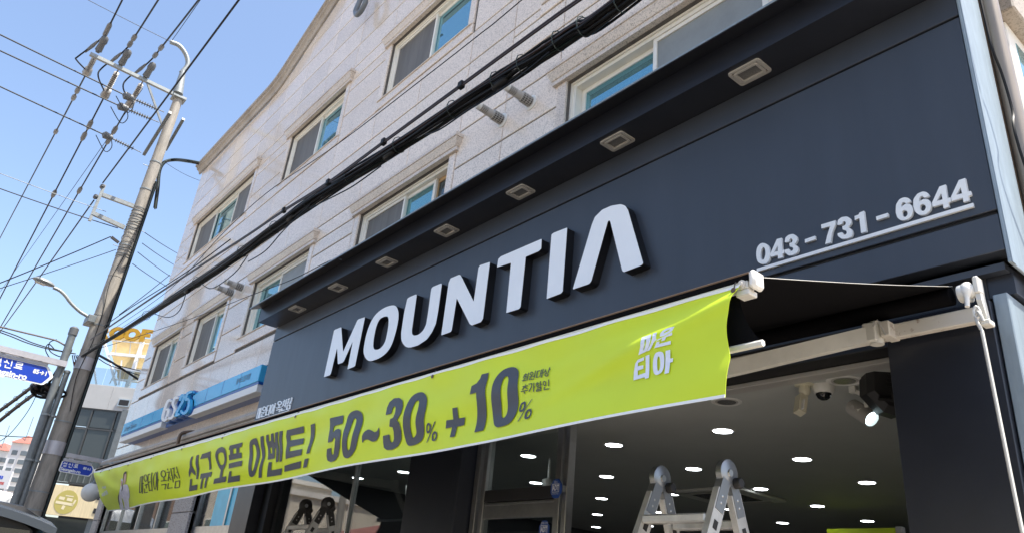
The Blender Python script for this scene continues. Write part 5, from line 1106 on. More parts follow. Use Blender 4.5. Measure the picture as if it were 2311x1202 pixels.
for (q, dz) in ((((1240, 118), (1150, 190), (1057, 249), (995, 291), (960, 305)), 0), (((860, 375), (800, 418), (760, 440), (700, 470)), 0), (((560, 575), (530, 615), (480, 650), (455, 640)), 0), (((420, 660), (405, 700), (380, 715), (350, 708)), 0), (((700, 462), (640, 520), (600, 565), (560, 590)), 0)):
    MB().tube(crs(path2d(q, 2.68), 5), .007, 5).build('loose_strand', M['wire'], CBN)
def span(px, Y, r, label, m='wire', ext=5):
    b = path2d(px, Y); e_ = b[-1] + (b[-1] - b[-2]) * ext; return wire(crs(b + [V((e_.x, e_.y, b[-1].z + .15))], 6), r, label, 'street_cable', 'cable', m)
T2 = thing('twin_cable', 'pair of thin brown cables clipped together just above the thick cable bundle', 'cable', tuple(PY(866, 320, 2.6)))
bb = path2d([(205, 765), (330, 680), (470, 588), (560, 530), (641, 475), (741, 412), (866, 321), (1041, 193), (1250, 40), (1300, 5)], 2.6); bb.append(bb[-1] + (bb[-1] - bb[-2]) * 5)
for k in (-1, 1): MB().tube(crs([p + V((0, 0, .011 * k)) for p in bb], 6), .0095, 6).build('cable', M['wireb'], T2)
for i in (4, 5, 6, 7): p = bb[i]; MB().cbox(p.x - .03, p.x + .03, p.y - .022, p.y + .022, p.z - .03, p.z + .035, .006).build('clip', M['wire'], T2)
span([(240, 752), (380, 655), (500, 530), (600, 437), (758, 328.5), (932.6, 195), (1080, 80), (1178, 0)], 3.3, .006, 'single thin wire running over the upper facade above the twin cables')
wire(crs(path2d([(235, 735), (300, 690), (380, 640), (440, 600), (520, 540)], 2.7), 5), .009, 'thin slack wire rising from the pole to the facade edge', 'service_line', 'wire')
wire(crs([PY(200, 792, 2.7), PY(300, 762, 3.2), PY(440, 715, 3.5), PY(560, 668, 3.4), PY(660, 630, 3.2), PY(745, 588, 3.12), PY(772, 586, 3.10)], 5), .006, 'hair thin wire tied to the canopy lip from the pole', 'service_line', 'wire')
wire(sagline(P_(255, 705) + V((0, .15, 0)), PY(383, 620, 5.0), .02), .012, 'thin wire climbing from the pole to the far side of the granite building', 'service_line', 'wire')
# cables crowding into the pole from the road side
for k, (q, lab) in enumerate(((((160, 792), (128, 772), (100, 764), (50, 752), (-30, 733)), 'upper dark cable looping into the pole above the large street sign'), (((165, 800), (120, 790), (70, 775), (30, 758), (-30, 738)), 'middle dark cable drooping into the pole above the large street sign'), (((168, 800), (110, 790), (60, 776), (20, 760), (-30, 742)), 'lower dark cable drooping into the pole above the large street sign'))):
    wire(crs([P_(*z) + V((.15, 0, 0)) for z in q], 5), .022 if k == 0 else .014, lab, 'street_cable', 'cable', 'wireb' if k == 0 else 'wire')
CL = thing('cable_coil', 'tangled black coil of spare cable strapped to the pole behind the large street sign', 'cable coil', tuple(P_(85, 880)))
for k in range(9):
    c = P_(88 + (k % 4) * 5 + (k // 4) * 16, 872 + (k % 3) * 6); rr = .11 + .035 * (k % 3)
    MB().tube([c + V((.1 * math.sin(q * 2 + k), rr * math.cos(q) * 1.4, rr * .6 * math.sin(q))) for q in [2 * math.pi * z / 16 for z in range(17)]], .03, 6, False).build('loop', M['wireb'] if k % 3 == 0 else M['wire'], CL)
for q in (((140, 845), (118, 868), (90, 880)), ((160, 790), (140, 830), (128, 862)), ((150, 800), (125, 840), (105, 872))): MB().tube(crs([P_(*z) for z in q], 4), .03, 6).build('strand', M['wire'], CL)
for q in (((125, 790), (110, 775), (103, 790), (118, 812), (140, 815)), ((128, 765), (112, 772), (112, 790), (130, 802), (150, 806))): MB().tube(crs([P_(*z) for z in q], 5), .012, 5).build('strand', M['wire'], CL)
for k, (q, lab) in enumerate((((( 78, 868), (40, 895), (-20, 935)), 'thick wrapped cable sloping away under the large street sign'), (((84, 884), (45, 912), (-20, 965)), 'wrapped cable with wire rings sloping away under the cable coil'))):
    pts = crs([P_(*z) - V((1.0 * i, 0, 0)) for i, z in enumerate(q)], 6); o = thing('wrapped_cable', lab, 'cable', tuple(pts[0])); MB().tube(pts, .035, 6).build('cable', M['wireb'], o)
    MB().tube([p + V((0, 0, .07)) for p in pts], .008, 5).build('messenger_wire', M['zincd'], o)
    for p in pts[1::2]: MB().tube([p + V((0, .05 * math.cos(z), .03 + .06 * math.sin(z))) for z in [2 * math.pi * i / 8 for i in range(9)]], .008, 5, False).build('ring', M['zincd'], o)
wire(crs([P_(82, 890), P_(70, 915), P_(50, 945), P_(20, 980), P_(-10, 1000)], 5), .008, 'thin loose wire dangling below the cable coil', 'service_line', 'wire')
wire(sagline(P_(85, 985), P_(-30, 978), .02), .01, 'thin horizontal wire low beside the two steel conduits', 'service_line', 'wire')
RW = thing('red_wire_loop', 'dull red and black wire loops hanging on the pole below the sign clamp', 'wire loop', tuple(P_(170, 860)))
for k in range(5):
    d = k * 2; MB().tube(crs([P_(168 + d, 815), P_(166 + d, 850), P_(174 + d, 874), P_(186 + d, 878 + k), P_(193 + d, 862), P_(192 + d, 840)], 5), .011, 5).build('wire', M['wirer'] if k in (0, 2) else M['wire'], RW)
for k in range(4): MB().tube(crs([P_(163 + k * 4, 800), P_(168 + k * 6, 830), P_(172 + k * 5, 850), P_(180 + k * 3, 880), P_(176 + k * 3, 905)], 5), .012, 5).build('wire', M['wire'], RW)
for q, lab in ((((212, 797), (255, 818), (312, 855)), 'thick black cable running behind the granite building from the pole'), (((213, 800), (262, 822), (318, 836)), 'thin black cable running behind the granite building from the pole, upper of a pair'), (((213, 806), (250, 824), (316, 846)), 'thin black cable running behind the granite building from the pole, lower of a pair')):
    wire(crs([P_(*q[0]) + V((0, .1, 0)), PX(*q[1], -20.6), PX(*q[2], -21.2)], 5), .03 if 'thick' in lab else .012, lab, 'street_cable', 'cable')

# two steel conduits beside the pole
for k, (q0, lab) in enumerate((((160, 757), 'taller galvanised conduit with dark cap standing beside the concrete pole'), ((148, 842), 'shorter galvanised conduit between the taller conduit and the concrete pole'))):
    tpt = P_(*q0); yb = 2.42 if k == 0 else 2.55; xx = PXX + .18
    CD = thing('steel_conduit', lab, 'conduit', (xx, yb, 0)); tz = tpt.z
    MB().tube([(xx, yb, 0), (xx, yb - .02, 3), (xx, tpt.y, tz)], .085 if k == 0 else .06, 14).build('pipe', M['zincd'], CD, True)
    MB().lathe((xx, tpt.y, tz - .02), (0, 0, 1), [(0, .10), (.16, .10), (.2, .06)] if k == 0 else [(0, .07), (.05, .07), (.07, .03)], 14).build('cap', M['zincd'] if k else M['insul'], CD, True)
    for z in (2.2, 3.6, 4.6): MB().lathe((xx, yb - .01, z), (0, 0, 1), [(0, .11 if k == 0 else .08), (.04, .11 if k == 0 else .08)], 14).build('clamp', M['zinc'], CD, True)

# street lamp on the pole
SLM = thing('street_lamp', 'grey street lamp head on a curved arm bolted to the concrete pole', 'street lamp', tuple(P_(205, 720)))
MB().tube(crs([P_(206, 722) + V((0, .05, -.1)), P_(198, 714), P_(180, 702), P_(160, 683), P_(148, 667), P_(135, 655), P_(120, 648)], 5), .04, 10).build('arm', M['zinc'], SLM, True)
hd0, hd1 = P_(122, 648), P_(73, 628); dd = (hd1 - hd0); L = dd.length; dd.normalize(); sd = V((1, 0, 0)); upv = dd.cross(sd).normalized(); upv = upv if upv.z > 0 else -upv
mb = MB(); rings = [(0, .03, .03), (.06, .06, .05), (.18, .10, .075), (.4, .155, .085), (.65, .165, .08), (.85, .13, .06), (.97, .06, .03), (1, .02, .012)]
for (f, hw, hh) in rings:
    for k in range(14):
        a = 2 * math.pi * k / 14; mb.v.append(tuple(hd0 + dd * (f * L) + sd * hw * math.cos(a) + upv * (hh * math.sin(a) * (1 if math.sin(a) > 0 else .45) + .02)))
for i in range(len(rings) - 1):
    for k in range(14): mb.f.append((i * 14 + k, i * 14 + (k + 1) % 14, i * 14 + 14 + (k + 1) % 14, i * 14 + 14 + k))
mb.f += [tuple(range(14)), tuple(reversed(range((len(rings) - 1) * 14, len(rings) * 14)))]
mb.build('lamp_head', M['zinc'], SLM, True)
MB().obox(hd0 + dd * (.62 * L) - upv * .018, (dd, sd, upv), .19 * L * 1.2, .10, .012).build('led_panel', M['lens'], SLM)
for k in range(5): MB().obox(hd0 + dd * ((.45 + .08 * k) * L) - upv * .032, (dd, sd, upv), .02, .085, .003).build('led_strip', M['globe'], SLM)
MB().cbox(PXX - .26, PXX + .26, 2.55, 2.72, P_(204, 720).z - .12, P_(204, 720).z + .06, .01).build('clamp', M['zincd'], SLM)

# street name signs
def street_sign(corners, arm0, arm1, armw, label, hangers, rail, band_px, texts, k):
    """corners: TL, TR, tip, BR, BL in photo pixels on the plane across the street at the pole"""
    X = PXX + .3; Q = [PX(x, y, X) for x, y in corners]; S = thing('street_sign', label, 'street sign', tuple(PX(*band_px, X)))
    c = sum(Q, V((0, 0, 0))) / len(Q)
    pl = [(q.y, q.z) for q in Q]
    MB().prism(rnd(pl, .04), lambda a, b, d: (d, a, b), X - .02, X).build('plate', M['signw'], S)
    ins = [tuple(V((c.y, c.z)) + (V(p) - V((c.y, c.z))) * f) for p, f in zip(pl, (.95, .93, .90, .93, .95))]
    ins = [(a, c.z + (b - c.z) * .93) for a, b in ins]
    MB().prism(rnd(ins, .035), lambda a, b, d: (d, a, b), X + .0005, X + .004).build('blue_face', M['blue'], S)
    for fn, nm in texts: fn(S, X + .007)
    A0, A1 = PX(*arm0, X), PX(*arm1, X)
    MB().beam(A0, A1, armw, armw).build('arm', M['arm'], S)
    for h0, h1 in hangers: MB().beam(PX(*h0, X), PX(*h1, X), .05, .09, (0, 1, 0)).build('hanger', M['arm'], S)
    MB().beam(PX(*rail[0], X), PX(*rail[1], X), .04, .06).build('rail', M['arm'], S)
    zb = PX(*band_px, PXX).z
    MB().lathe(pcen(zb - .14), (0, 0, 1), [(0, prad(zb) + .003), (0, prad(zb) + .02), (.3, prad(zb) + .02), (.3, prad(zb) + .003)], 24).build('clamp_band', M['arm'], S, True)
    return S
def ttext(body, org_px, right_px, size, sx=1., wght=.0):
    def fn(S, X):
        a, b = PX(*org_px, X), PX(*right_px, X); u = (b - a).normalized(); text_on('lettering', body, size, a, u, V((1, 0, 0)).cross(u), M['signw'], S, wght, sx, 'LEFT')
    return fn, body
def tstroke(c, glyphs, wd):
    def fn(S, X):
        for st, rg in glyphs:
            ad, sb = hangul(c, st, wd, rg); f = lambda ps: [[(PX(x, y, X).y, PX(x, y, X).z) for x, y in p] for p in ps]
            vs, ts = shape2d(f(ad), f(sb)); MB().add([(X, a, b) for a, b in vs], ts).build('lettering', M['signw'], S)
    return fn, 'k'
cS = crop((0, 770), 10.02)
K1 = [([[(30, 365), (10, 470)], [(-60, 360), (-75, 430)], [(-5, 410), (20, 415)]], [(-30, 520, 40, 38)]),
      ([[(165, 405), (140, 460), (90, 450)], [(150, 440), (205, 500)], [(280, 425), (248, 555)], [(130, 520), (112, 575), (240, 598)]], []),
      ([[(380, 460), (515, 490), (500, 530), (375, 505), (365, 550), (500, 580)], [(425, 565), (420, 590)], [(310, 575), (500, 620)]], [])]
street_sign([(-70, 785), (110, 826), (121, 850), (97, 868), (-80, 828)], (-75, 768), (150, 822), .13, 'large blue street name sign hanging from a long grey arm on the concrete pole',
            [((7, 790), (6, 799)), ((50, 800), (48, 811)), ((92, 811), (90, 822))], ((-60, 785), (108, 823)), (160, 815),
            [tstroke(cS, K1, 26), ttext('Seongsin-ro', (-38, 829), (62, 851), .185, .95, .007), ttext('85→1', (75, 836), (106, 843), .13, .90, .005)], 1)
cT = crop((120, 1020), 17.17)
K2 = [([[(465, 365), (440, 410), (385, 435)], [(445, 400), (490, 440)], [(545, 375), (520, 470)], [(495, 418), (530, 425)]], [(455, 515, 52, 28)]),
      ([[(660, 400), (640, 450), (595, 470)], [(645, 440), (690, 480)], [(765, 410), (735, 530)], [(625, 500), (610, 565), (720, 580)]], []),
      ([[(840, 440), (960, 460), (945, 500), (845, 485), (840, 525), (950, 545)], [(880, 540), (875, 560)], [(785, 560), (955, 590)]], [])]
street_sign([(141, 1037), (209, 1049), (213.5, 1062), (201, 1074.5), (131.5, 1062)], (150, 1025), (233, 1040), .085, 'small blue street name sign under a short grey arm low on the concrete pole',
            [((161, 1033), (160, 1039)), ((192, 1039), (191, 1045))], ((143, 1035.5), (207, 1047)), (112, 1010),
            [tstroke(cT, K2, 24), ttext('Seongsin-ro', (137, 1056), (183, 1065), .092, .93, .0035), ttext('85→1', (188, 1055), (206, 1059), .072, .92, .003)], 2)

# ------------------------------------------------------------------ building across the side road with roof-top sail and letters
D0 = 28.
def bd(name, m, pts, parent, d0=0., d1=.12):               # slab from photo outline on the plane facing down the street
    Q = [PD(x, y, D0) for x, y in pts]; n = len(Q)
    return MB().add([q + FH * d0 for q in Q] + [q + FH * d1 for q in Q], [tuple(range(n)), tuple(reversed(range(n, 2 * n)))] + [(i, (i + 1) % n, (i + 1) % n + n, i + n) for i in range(n)]).build(name, M[m], parent)
u0 = -15.46
def bq(u, z): return V((FH.x * D0, FH.y * D0, 0)) + FU * (-15.46 + u) + V((0, 0, z))
def uz(p): return (p - FH * D0).dot(FU) + 15.46, p.z
BB = thing('glass_fronted_building', 'white and glass two storey building with tan roof sail across the side road', 'building', tuple(bq(3, 0)))
def bbx(name, m, u_0, u_1, z0, z1, d0, d1, parent=None):
    c = bq((u_0 + u_1) / 2, (z0 + z1) / 2) + FH * ((d0 + d1) / 2); return MB().obox(c, (FU, FH, (0, 0, 1)), (u_1 - u_0) / 2, abs(d1 - d0) / 2, (z1 - z0) / 2).build(name, M[m], parent or BB)
for k in range(6): bbx('white_panel', 'bgwhite', k * 1.15 + .004, k * 1.15 + 1.146, 6.95, 7.81, 0, .3)
bbx('wall', 'bgwhite', 0, 7, 6.95, 7.8, .31, 9); bbx('wall', 'bgdark', .05, 7, 0, 6.94, 1.2, 9)
bbx('roof', 'bgwhite', -.1, 7.1, 7.80, 7.85, .05, 9)
MB().obox(bq(1.72, 7.25) - FH * .02, (FU, FH, (0, 0, 1)), .22, .05, .14).build('vent_frame', M['steel'], BB); MB().obox(bq(1.72, 7.25) - FH * .05, (FU, FH, (0, 0, 1)), .17, .04, .10).build('vent_opening', M['black'], BB)
for z0, z1 in ((6.25, 6.93), (4.28, 6.2)):
    for k, (q0, q1) in enumerate(((.0, .62), (.66, 1.5), (1.54, 2.4), (2.44, 3.4))):
        bbx('glass_panel', 'bgglass', q0 + .03, q1 - .01, z0 + .02, z1 - .02, .06, .08)
for z in (6.215, 6.93, 4.26): bbx('transom', 'mullion', 0, 6, z - .03, z + .03, .03, .12)
for x in (0.02, .64, 1.52, 2.42, 3.4): bbx('mullion', 'mullion', x - .03, x + .03, 4.26, 6.93, .025, .13)
for k in range(9): bbx('balcony_rail', 'zincd', .3 + k * .22, .32 + k * .22, 4.3, 4.75, -.1, -.08)
bbx('balcony_rail', 'zincd', .2, 3.2, 4.75, 4.79, -.11, -.07)
bbx('interior_light_strip', 'globe', 1.1, 2.0, 4.55, 4.63, .5, .55)
gp = bbx('gold_sign_panel', 'gold', .0, 2.05, 3.16, 4.16, -.18, .0)
gcn = PD(155, 1133, D0) - FH * .185
vs_ = ell(0, 0, .40, .40, 32); MB().add([gcn + FU * a + V((0, 0, b)) - FH * .002 for a, b in vs_] + [gcn + FU * a + V((0, 0, b)) + FH * .004 for a, b in vs_], [tuple(range(32)), tuple(reversed(range(32, 64)))] + [(i, (i + 1) % 32, (i + 1) % 32 + 32, i + 32) for i in range(32)]).build('disc', M['goldd'], gp)
for q in (stroke([(-.08, .21), (.2, .2)], .035), stroke([(-.28, .12), (-.08, .1)], .1), stroke([(.0, .1), (.2, .08)], .1), stroke([(-.35, -.03), (.28, -.07)], .09), stroke([(.31, .1), (.25, -.1)], .06), stroke([(-.02, -.12), (-.05, -.25)], .1)):
    vs, ts = shape2d(q); MB().add([gcn + FU * a + V((0, 0, b)) - FH * .006 for a, b in vs], ts).build('disc_mark', M['goldl'], gp)
bbx('ground_floor_glass', 'bgglass', 0, 2.3, .2, 3.1, .2, .24); bbx('ground_floor_frame', 'mullion', -.02, .1, 0, 3.12, .02, .3); bbx('pillar', 'zincd', 1.75, 1.95, 0, 7, -.05, .3)
for z in (3.9, 3.45): bbx('dark_recess', 'black', 1.9, 2.2, z - .12, z + .05, -.2, -.19)
# roof deck: glass rail, white frame, sail, letters
for k in range(8): bbx('glass_rail', 'glassd' if 0 else 'glass', -.05 + k * .7, .62 + k * .7, 7.86, 8.5, .1, .12)
FRM = bbx('sail_frame', 'whitesteel', 1.28, 1.38, 7.8, 10.3, .5, .6)
def rb(p, q, wd, dd0=.3): return MB().beam(PD(*p, D0 + dd0), PD(*q, D0 + dd0), wd, wd).build('sail_frame', M['whitesteel'], BB)
rb((234, 765), (262, 868), .075); rb((322, 770), (288, 872), .12); rb((248, 797), (345, 806), .11); rb((258, 829), (330, 838), .09); rb((262, 855), (330, 860), .06); rb((255, 858), (262, 830), .03); rb((247, 865), (262, 836), .03); rb((213, 832), (218, 870), .05); rb((275, 812), (268, 868), .04)
def sailp(pts, dd0):
    Q = [PD(x, y, D0 + dd0) for x, y in pts]; MB().add([q for q in Q] + [q + FH * .03 for q in Q], [tuple(range(len(Q))), tuple(reversed(range(len(Q), 2 * len(Q))))] + [(i, (i + 1) % len(Q), (i + 1) % len(Q) + len(Q), i + len(Q)) for i in range(len(Q))]).build('sail', M['sail'], BB)
sailp([(246, 752), (252, 764), (254.5, 776), (253, 788), (249.5, 795), (345, 805), (348, 765), (300, 760)], .45)
sailp([(252, 800), (256, 814), (260, 826), (345, 838), (346, 809), (300, 805)], .45)
sailp([(260, 828), (265, 840), (264, 850), (270, 858), (345, 866), (345, 842), (300, 836)], .45)
lo = PD(229, 752, D0 - .1); ub = FU
TX = thing('rooftop_letters', 'golden orange capital letters standing along the roof edge above the tan sail', 'sign letters', tuple(lo))
for ch, (x, y), sc_ in (('R', (231, 750), 1.), ('O', (264, 752), 1.), ('O', (297, 755), 1.), ('F', (326, 757), 1.), ('T', (353, 760), 1.)):
    c = PD(x, y, D0 - .1); vs, fs = text_mesh(ch, .62, .04); zz = min(v.y for v in vs), max(v.y for v in vs)
    mbx = MB(); R90 = [c + FU * (v.x * 1.16) + V((0, 0, v.y)) for v in vs]; n = len(R90); cnt = {}
    for f in fs:
        for i in range(len(f)): cnt[(f[i], f[(i + 1) % len(f)])] = 1
    mbx.add(R90 + [p + FH * .08 for p in R90], list(fs) + [tuple(i + n for i in reversed(f)) for f in fs] + [(a, b, b + n, a + n) for (a, b) in cnt if (b, a) not in cnt]).build('letter', M['orange'], TX)
MB().beam(PD(226, 765, D0 - .06), PD(352, 776, D0 - .06), .03, .03).build('support_rail', M['whitesteel'], TX)
for x in (236, 264, 296, 323, 348): MB().beam(PD(x, 762, D0 - .04), PD(x - 4, 800, D0 + .2), .02, .02).build('support_leg', M['whitesteel'], TX)

# far apartment towers
DA = 260.
def tower(label, xs, ytop, roof, k):
    T = thing('apartment_tower', label, 'apartment block', tuple(V((PD(xs[0], 1100, DA + k).x, PD(xs[0], 1100, DA + k).y, 0))), 'far white apartment towers')
    a, b, c = [PD(x, ytop, DA + k) for x in xs]; zt = a.z
    def wallq(p, q, m, nm):
        p, q = V((p.x, p.y, 0)), V((q.x, q.y, 0)); back = FH * 14
        return MB().add([p, q, q + back, p + back] + [v + V((0, 0, zt)) for v in (p, q, q + back, p + back)], [(0, 1, 5, 4), (1, 2, 6, 5), (2, 3, 7, 6), (3, 0, 4, 7), (4, 5, 6, 7), (3, 2, 1, 0)]).build(nm, M[m], T)
    wallq(a, b, 'aptshade', 'wall'); wallq(b - FH * .4 + (c - b) * .001, c - FH * .4, 'aptw', 'wall')  # left face takes a greyer copy of the white, its shade painted in
    for f in range(12):
        z = zt - 3.2 - f * 2.85
        if z < 2: break
        for m_, (p, q) in enumerate(((a, b), (b, c))):
            d = (q - p); w_ = d.length
            for g in ((.5,) if m_ == 0 else (.35, .7)):
                cc = p + d * g; cc = V((cc.x, cc.y, z)) - FH * (.1 if m_ == 0 else .5)
                MB().obox(cc, (FU, FH, (0, 0, 1)), min(1.3, w_ * .22), .1, .75).build('window', M['aptwin'], T)
    if roof:
        p, q = V((a.x, a.y, zt)), V((c.x, c.y, zt)); MB().add([p - FH, q - FH, q + FH * 14, p + FH * 14, (p + q) / 2 + FH * 2 + V((0, 0, 3)), (p + q) / 2 + FH * 10 + V((0, 0, 3))], [(0, 1, 4), (1, 2, 5, 4), (2, 3, 5), (3, 0, 4, 5), (3, 2, 1, 0)]).build('roof', M['redroof'], T)
    MB().tube([V((b.x, b.y, zt)), V((b.x, b.y, zt + 9))], .12, 5).build('antenna', M['zincd'], T)
tower('tall white apartment tower with red hipped roof far down the street', (28, 55, 74), 997, True, 0)
tower('lower white apartment block with balcony windows beside the tallest far tower', (56, 62, 84), 1020, False, 12)
tower('white apartment block with low red roof behind the tallest far tower', (-30, 2, 26), 1012, True, 20)
FB = thing('grey_billboard', 'pale grey advertising board low in front of the far apartment towers', 'billboard', tuple(PD(8, 1110, 120).xy.to_3d()))
p, q = PD(-20, 1068, 120), PD(22, 1092, 120)
MB().obox((p + q) / 2, (FU, FH, (0, 0, 1)), 1.5, .2, 1.3).build('board', M['signgrey'], FB); MB().obox(V((p.x, p.y, p.z * .35)), (FU, FH, (0, 0, 1)), .2, .2, p.z * .4).build('post', M['zincd'], FB)
for k in range(3): MB().obox((p + q) / 2 - FH * .22 + FU * (.3 * k - .3) + V((0, 0, .25)), (FU, FH, (0, 0, 1)), .11, .01, .24).build('blue_mark', M['blue'], FB)
text_on('lettering', 'COFFEE', .5, (p + q) / 2 - FH * .22 + V((0, 0, -.6)), FU, (0, 0, 1), M['tail'], FB, .02)

# ------------------------------------------------------------------ vehicles at the kerb
def car(name, label, x0, ylo, yhi, h, L, paint, visor):
    T = thing(name, label, 'van', (x0 - L / 2, (ylo + yhi) / 2, 0)); W = yhi - ylo; cy = (ylo + yhi) / 2
    # body stations from rear (x0) to front: (x offset, half width low, half width roof, roof height, belt)
    st = [(0, .93, .70, h * .93), (-.12, .97, .76, h * .985), (-.5, 1., .80, h), (-L * .5, 1., .80, h), (-L * .68, 1., .78, h * .97), (-L * .80, .98, .72, h * .72), (-L * .97, .94, .8, h * .55), (-L, .88, .7, h * .45)]
    mb = MB(); n = 13
    for (dx, lo, ro, rh) in st:
        sec = [(-lo, .30), (-lo, .55), (-lo * 1.0, rh * .55), (-ro * 1.08, rh * .86), (-ro * .97, rh * .95), (-ro * .75, rh * .985), (0, rh), (ro * .75, rh * .985), (ro * .97, rh * .95), (ro * 1.08, rh * .86), (lo, rh * .55), (lo, .55), (lo, .30)]
        for a, b in sec: mb.v.append((x0 + dx, cy + a * W / 2, b))
    for i in range(len(st) - 1):
        for k in range(n): mb.f.append((i * n + k, i * n + (k + 1) % n, i * n + n + (k + 1) % n, i * n + n + k))
    mb.f += [tuple(range(n)), tuple(reversed(range((len(st) - 1) * n, len(st) * n)))]
    body = mb.build('body', M[paint], T, True)
    MB().hull([(x0 + .012, cy + s * W * a, z) for s in (-1, 1) for a, z in ((.33, h * .88), (.41, h * .58))] + [(x0 - .02, cy + s * W * a, z) for s in (-1, 1) for a, z in ((.33, h * .88), (.41, h * .58))]).build('rear_window', M['carglass'], T)
    for s in (-1, 1):
        MB().hull([(x0 - a, cy + s * (W * b), z) for a, b, z in ((.35, .485, h * .60), (L * .62, .485, h * .60), (L * .55, .44, h * .85), (.4, .44, h * .85), (.35, .505, h * .60), (L * .62, .505, h * .60), (L * .55, .452, h * .86), (.4, .452, h * .86))]).build('side_window', M['carglass'], T)
        MB().cbox(x0 - .03, x0 + .018, cy + s * W * .43 - .05, cy + s * W * .43 + .05, .75, 1.15, .01).build('tail_light', M['tail'], T)
        for fx in (.8, L - .85):
            c = V((x0 - fx, cy + s * (W / 2 - .1), .33)); wh = MB().lathe(c - V((0, .1, 0)), (0, 1, 0), [(0, .28), (.02, .33), (.18, .33), (.2, .28)], 24).build('wheel', M['rubber'], T, True)
            MB().lathe(c + V((0, s * .09 - .01, 0)), (0, 1, 0), [(0, .2), (.02, .2)], 16).build('rim', M['steel'], wh, True)
    MB().cbox(x0 - .05, x0 + .06, cy - W * .45, cy + W * .45, .35, .58, .03).build('bumper', M['black'], T)
    if visor:
        m2 = MB(); n2 = 12                                    # smoked spoiler bowed across the rear roof edge
        for i in range(n2 + 1):
            t = -1 + 2 * i / n2; y = cy + t * W * .43; zt = h * .985 - .13 * t * t; 
            for dx, dz in ((-.25, .012), (.13, -.05), (.13, -.115), (-.05, -.06)): m2.v.append((x0 + dx, y, zt + dz))
        for i in range(n2):
            for k in range(4): m2.f.append((4 * i + k, 4 * i + (k + 1) % 4, 4 * i + 4 + (k + 1) % 4, 4 * i + 4 + k))
        m2.f += [(0, 1, 2, 3), (4 * n2 + 3, 4 * n2 + 2, 4 * n2 + 1, 4 * n2)]
        m2.build('smoked_band', M['visor'], T, True)
    return T
car('black_van', 'glossy black van with smoked glass band along its roof edge parked at the kerb', -8.0, -.35, 1.47, 2.1, 4.9, 'carblack', True)
car('silver_minibus', 'silver grey minibus with tall rounded roof waiting beyond the concrete pole', -23.2, 1.35, 3.4, 3.2, 6.2, 'carsilver', False)

# ------------------------------------------------------------------ far side of the street (seen mirrored in glass and polished stone)
def house(label, x0, x1, y, h, wallm, roofm, win, roof_h=.0):
    T = thing('street_house', label, 'house', ((x0 + x1) / 2, y, 0), 'houses across the street')
    MB().box(x0, x1, y - 8, y, 0, h).build('wall', M[wallm], T)
    if roof_h:
        MB().add([(x0 - .4, y + .5, h), (x1 + .4, y + .5, h), (x1 + .4, y - 8.4, h), (x0 - .4, y - 8.4, h), (x0 + 1, y - 4, h + roof_h), (x1 - 1, y - 4, h + roof_h)], [(0, 1, 5, 4), (1, 2, 5), (2, 3, 4, 5), (3, 0, 4), (3, 2, 1, 0)]).build('roof', M[roofm], T)
    else: MB().box(x0 - .15, x1 + .15, y - 8.1, y + .15, h, h + .3).build('roof', M[roofm], T)
    for (wx, wz, ww, wh) in win:
        f = MB().box(wx - ww / 2 - .08, wx + ww / 2 + .08, y - .02, y + .05, wz - .08, wz + wh + .08).build('window', M['frame'], T); MB().box(wx - ww / 2, wx + ww / 2, y + .05, y + .07, wz, wz + wh).build('pane', M['dimglass'], f)
    MB().box((x0 + x1) / 2 - .5, (x0 + x1) / 2 + .5, y - .01, y + .04, .13, 2.2).build('door', M['bronze'], T)
house('beige rendered two storey house with flat roof across the street', -52, -41.5, -10.5, 6.4, 'house', 'housew', [(-49.5, 4.2, 1.3, 1.3), (-46.6, 4.2, 1.5, 1.3), (-43.4, 4.0, 1.3, 1.5), (-46, 1.2, 1.4, 1.2)])
house('low pale house with red hipped roof across the street', -35.5, -27.8, -10.2, 4.1, 'housew', 'redroof', [(-33.4, 1.2, 1.2, 1.2), (-29.5, 1.2, 1.2, 1.2)], 1.3)
house('grey tin shed with flat roof across the street', -26.5, -15, -12, 3.6, 'shed', 'shed', [(-21, 1.4, 1.6, 1.1)])
house('pale two storey shop house with flat roof across the street', -13.5, -3, -10.5, 6.4, 'housew', 'house', [(-11.5, 4, 1.6, 1.3), (-8, 4, 1.6, 1.3), (-5, 4, 1.6, 1.3)])
house('beige single storey shop house with flat roof across the street', -2, 12, -10.5, 4.0, 'house', 'housew', [(1, 1.2, 2, 1.5), (8, 1.2, 2, 1.5)])
house('tall beige shop house at the end of the block across the street', -62, -53, -10.5, 8.5, 'house', 'housew', [(-60, 4, 1.6, 1.4), (-57.5, 4, 1.6, 1.4), (-55, 4, 1.6, 1.4)])
house('brown brick two storey block with flat roof added out of view far along the opposite side', -84, -63, -11, 8.2, 'brick', 'housew', [(-80, 4, 1.8, 1.5), (-75, 4, 1.8, 1.5), (-70, 4, 1.8, 1.5), (-66, 4, 1.8, 1.5), (-80, 1.2, 1.8, 1.5), (-70, 1.2, 1.8, 1.5)])  # added block, browns the reflection in the lower granite
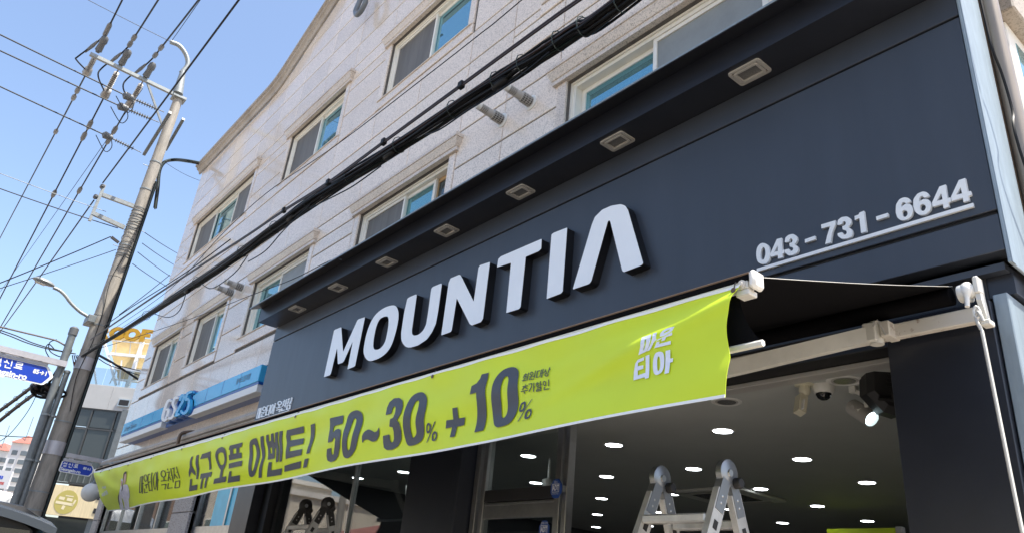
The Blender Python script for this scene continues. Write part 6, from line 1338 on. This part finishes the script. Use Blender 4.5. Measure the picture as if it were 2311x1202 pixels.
house('tan rendered three storey block with flat roof added out of view at the far opposite corner', -120, -88, -11, 9.5, 'tan', 'housew', [(-112, 5, 2, 1.6), (-104, 5, 2, 1.6), (-96, 5, 2, 1.6), (-112, 1.2, 2, 1.6), (-96, 1.2, 2, 1.6)])  # also added to darken what the polished stone mirrors
def tree(label, x, y, h, r):
    T = thing('street_tree', label, 'tree', (x, y, 0)); tk = MB().tube([(x, y, 0), (x + .05, y, h * .3), (x, y + .05, h * .6)], [.14, .11, .06], 8)
    for k in range(6): a = k * 1.05; tk.tube([(x, y, h * (.32 + .04 * k)), (x + r * .7 * math.cos(a), y + r * .7 * math.sin(a), h * (.55 + .05 * k))], [.05, .015], 5)
    tk.build('trunk', M['bark'], T); cr_ = MB(); rg = random.Random(3)
    for k in range(2600):
        d = V((rg.gauss(0, 1), rg.gauss(0, 1), rg.gauss(0, 1))).normalized() * (rg.random() ** .4); lump = .75 + .35 * math.sin(d.x * 6 + 1) * math.sin(d.y * 5) * math.cos(d.z * 6)
        c = V((x, y, h * .62)) + V((d.x * r, d.y * r, d.z * h * .38)) * lump; a = V((rg.uniform(-1, 1), rg.uniform(-1, 1), rg.uniform(-1, 1))).normalized() * .09; b = a.orthogonal().normalized() * .05
        cr_.add([c - a, c + b, c + a, c - b], [(0, 1, 2, 3)])
    me = bpy.data.meshes.new('crown'); me.from_pydata(cr_.v, [], cr_.f); me.materials.append(M['leaf'])
    o = bpy.data.objects.new('crown', me); COL.objects.link(o); o.parent = T; o.matrix_parent_inverse = Matrix.Translation(-T.location)
tree('bushy green tree on the pavement across the street', -25.3, -7.6, 4.0, 1.2)
UP2 = thing('utility_pole', 'plain concrete pole with one short crossarm across the street', 'utility pole', (-29.6, -7.6, 0))
MB().tube([(-29.6, -7.6, 0), (-29.6, -7.6, 10)], [.19, .11], 16).build('shaft', M['concrete'], UP2, True); MB().beam((-29.6, -8.4, 9.3), (-29.6, -6.8, 9.3), .08, .08).build('crossarm', M['zinc'], UP2)
for y in (-8.3, -7.6, -6.9): MB().lathe((-29.6, y, 9.34), (0, 0, 1), [(0, .04), (.06, .07), (.2, .05), (.24, .02)], 10).build('insulator', M['insul'], UP2, True)
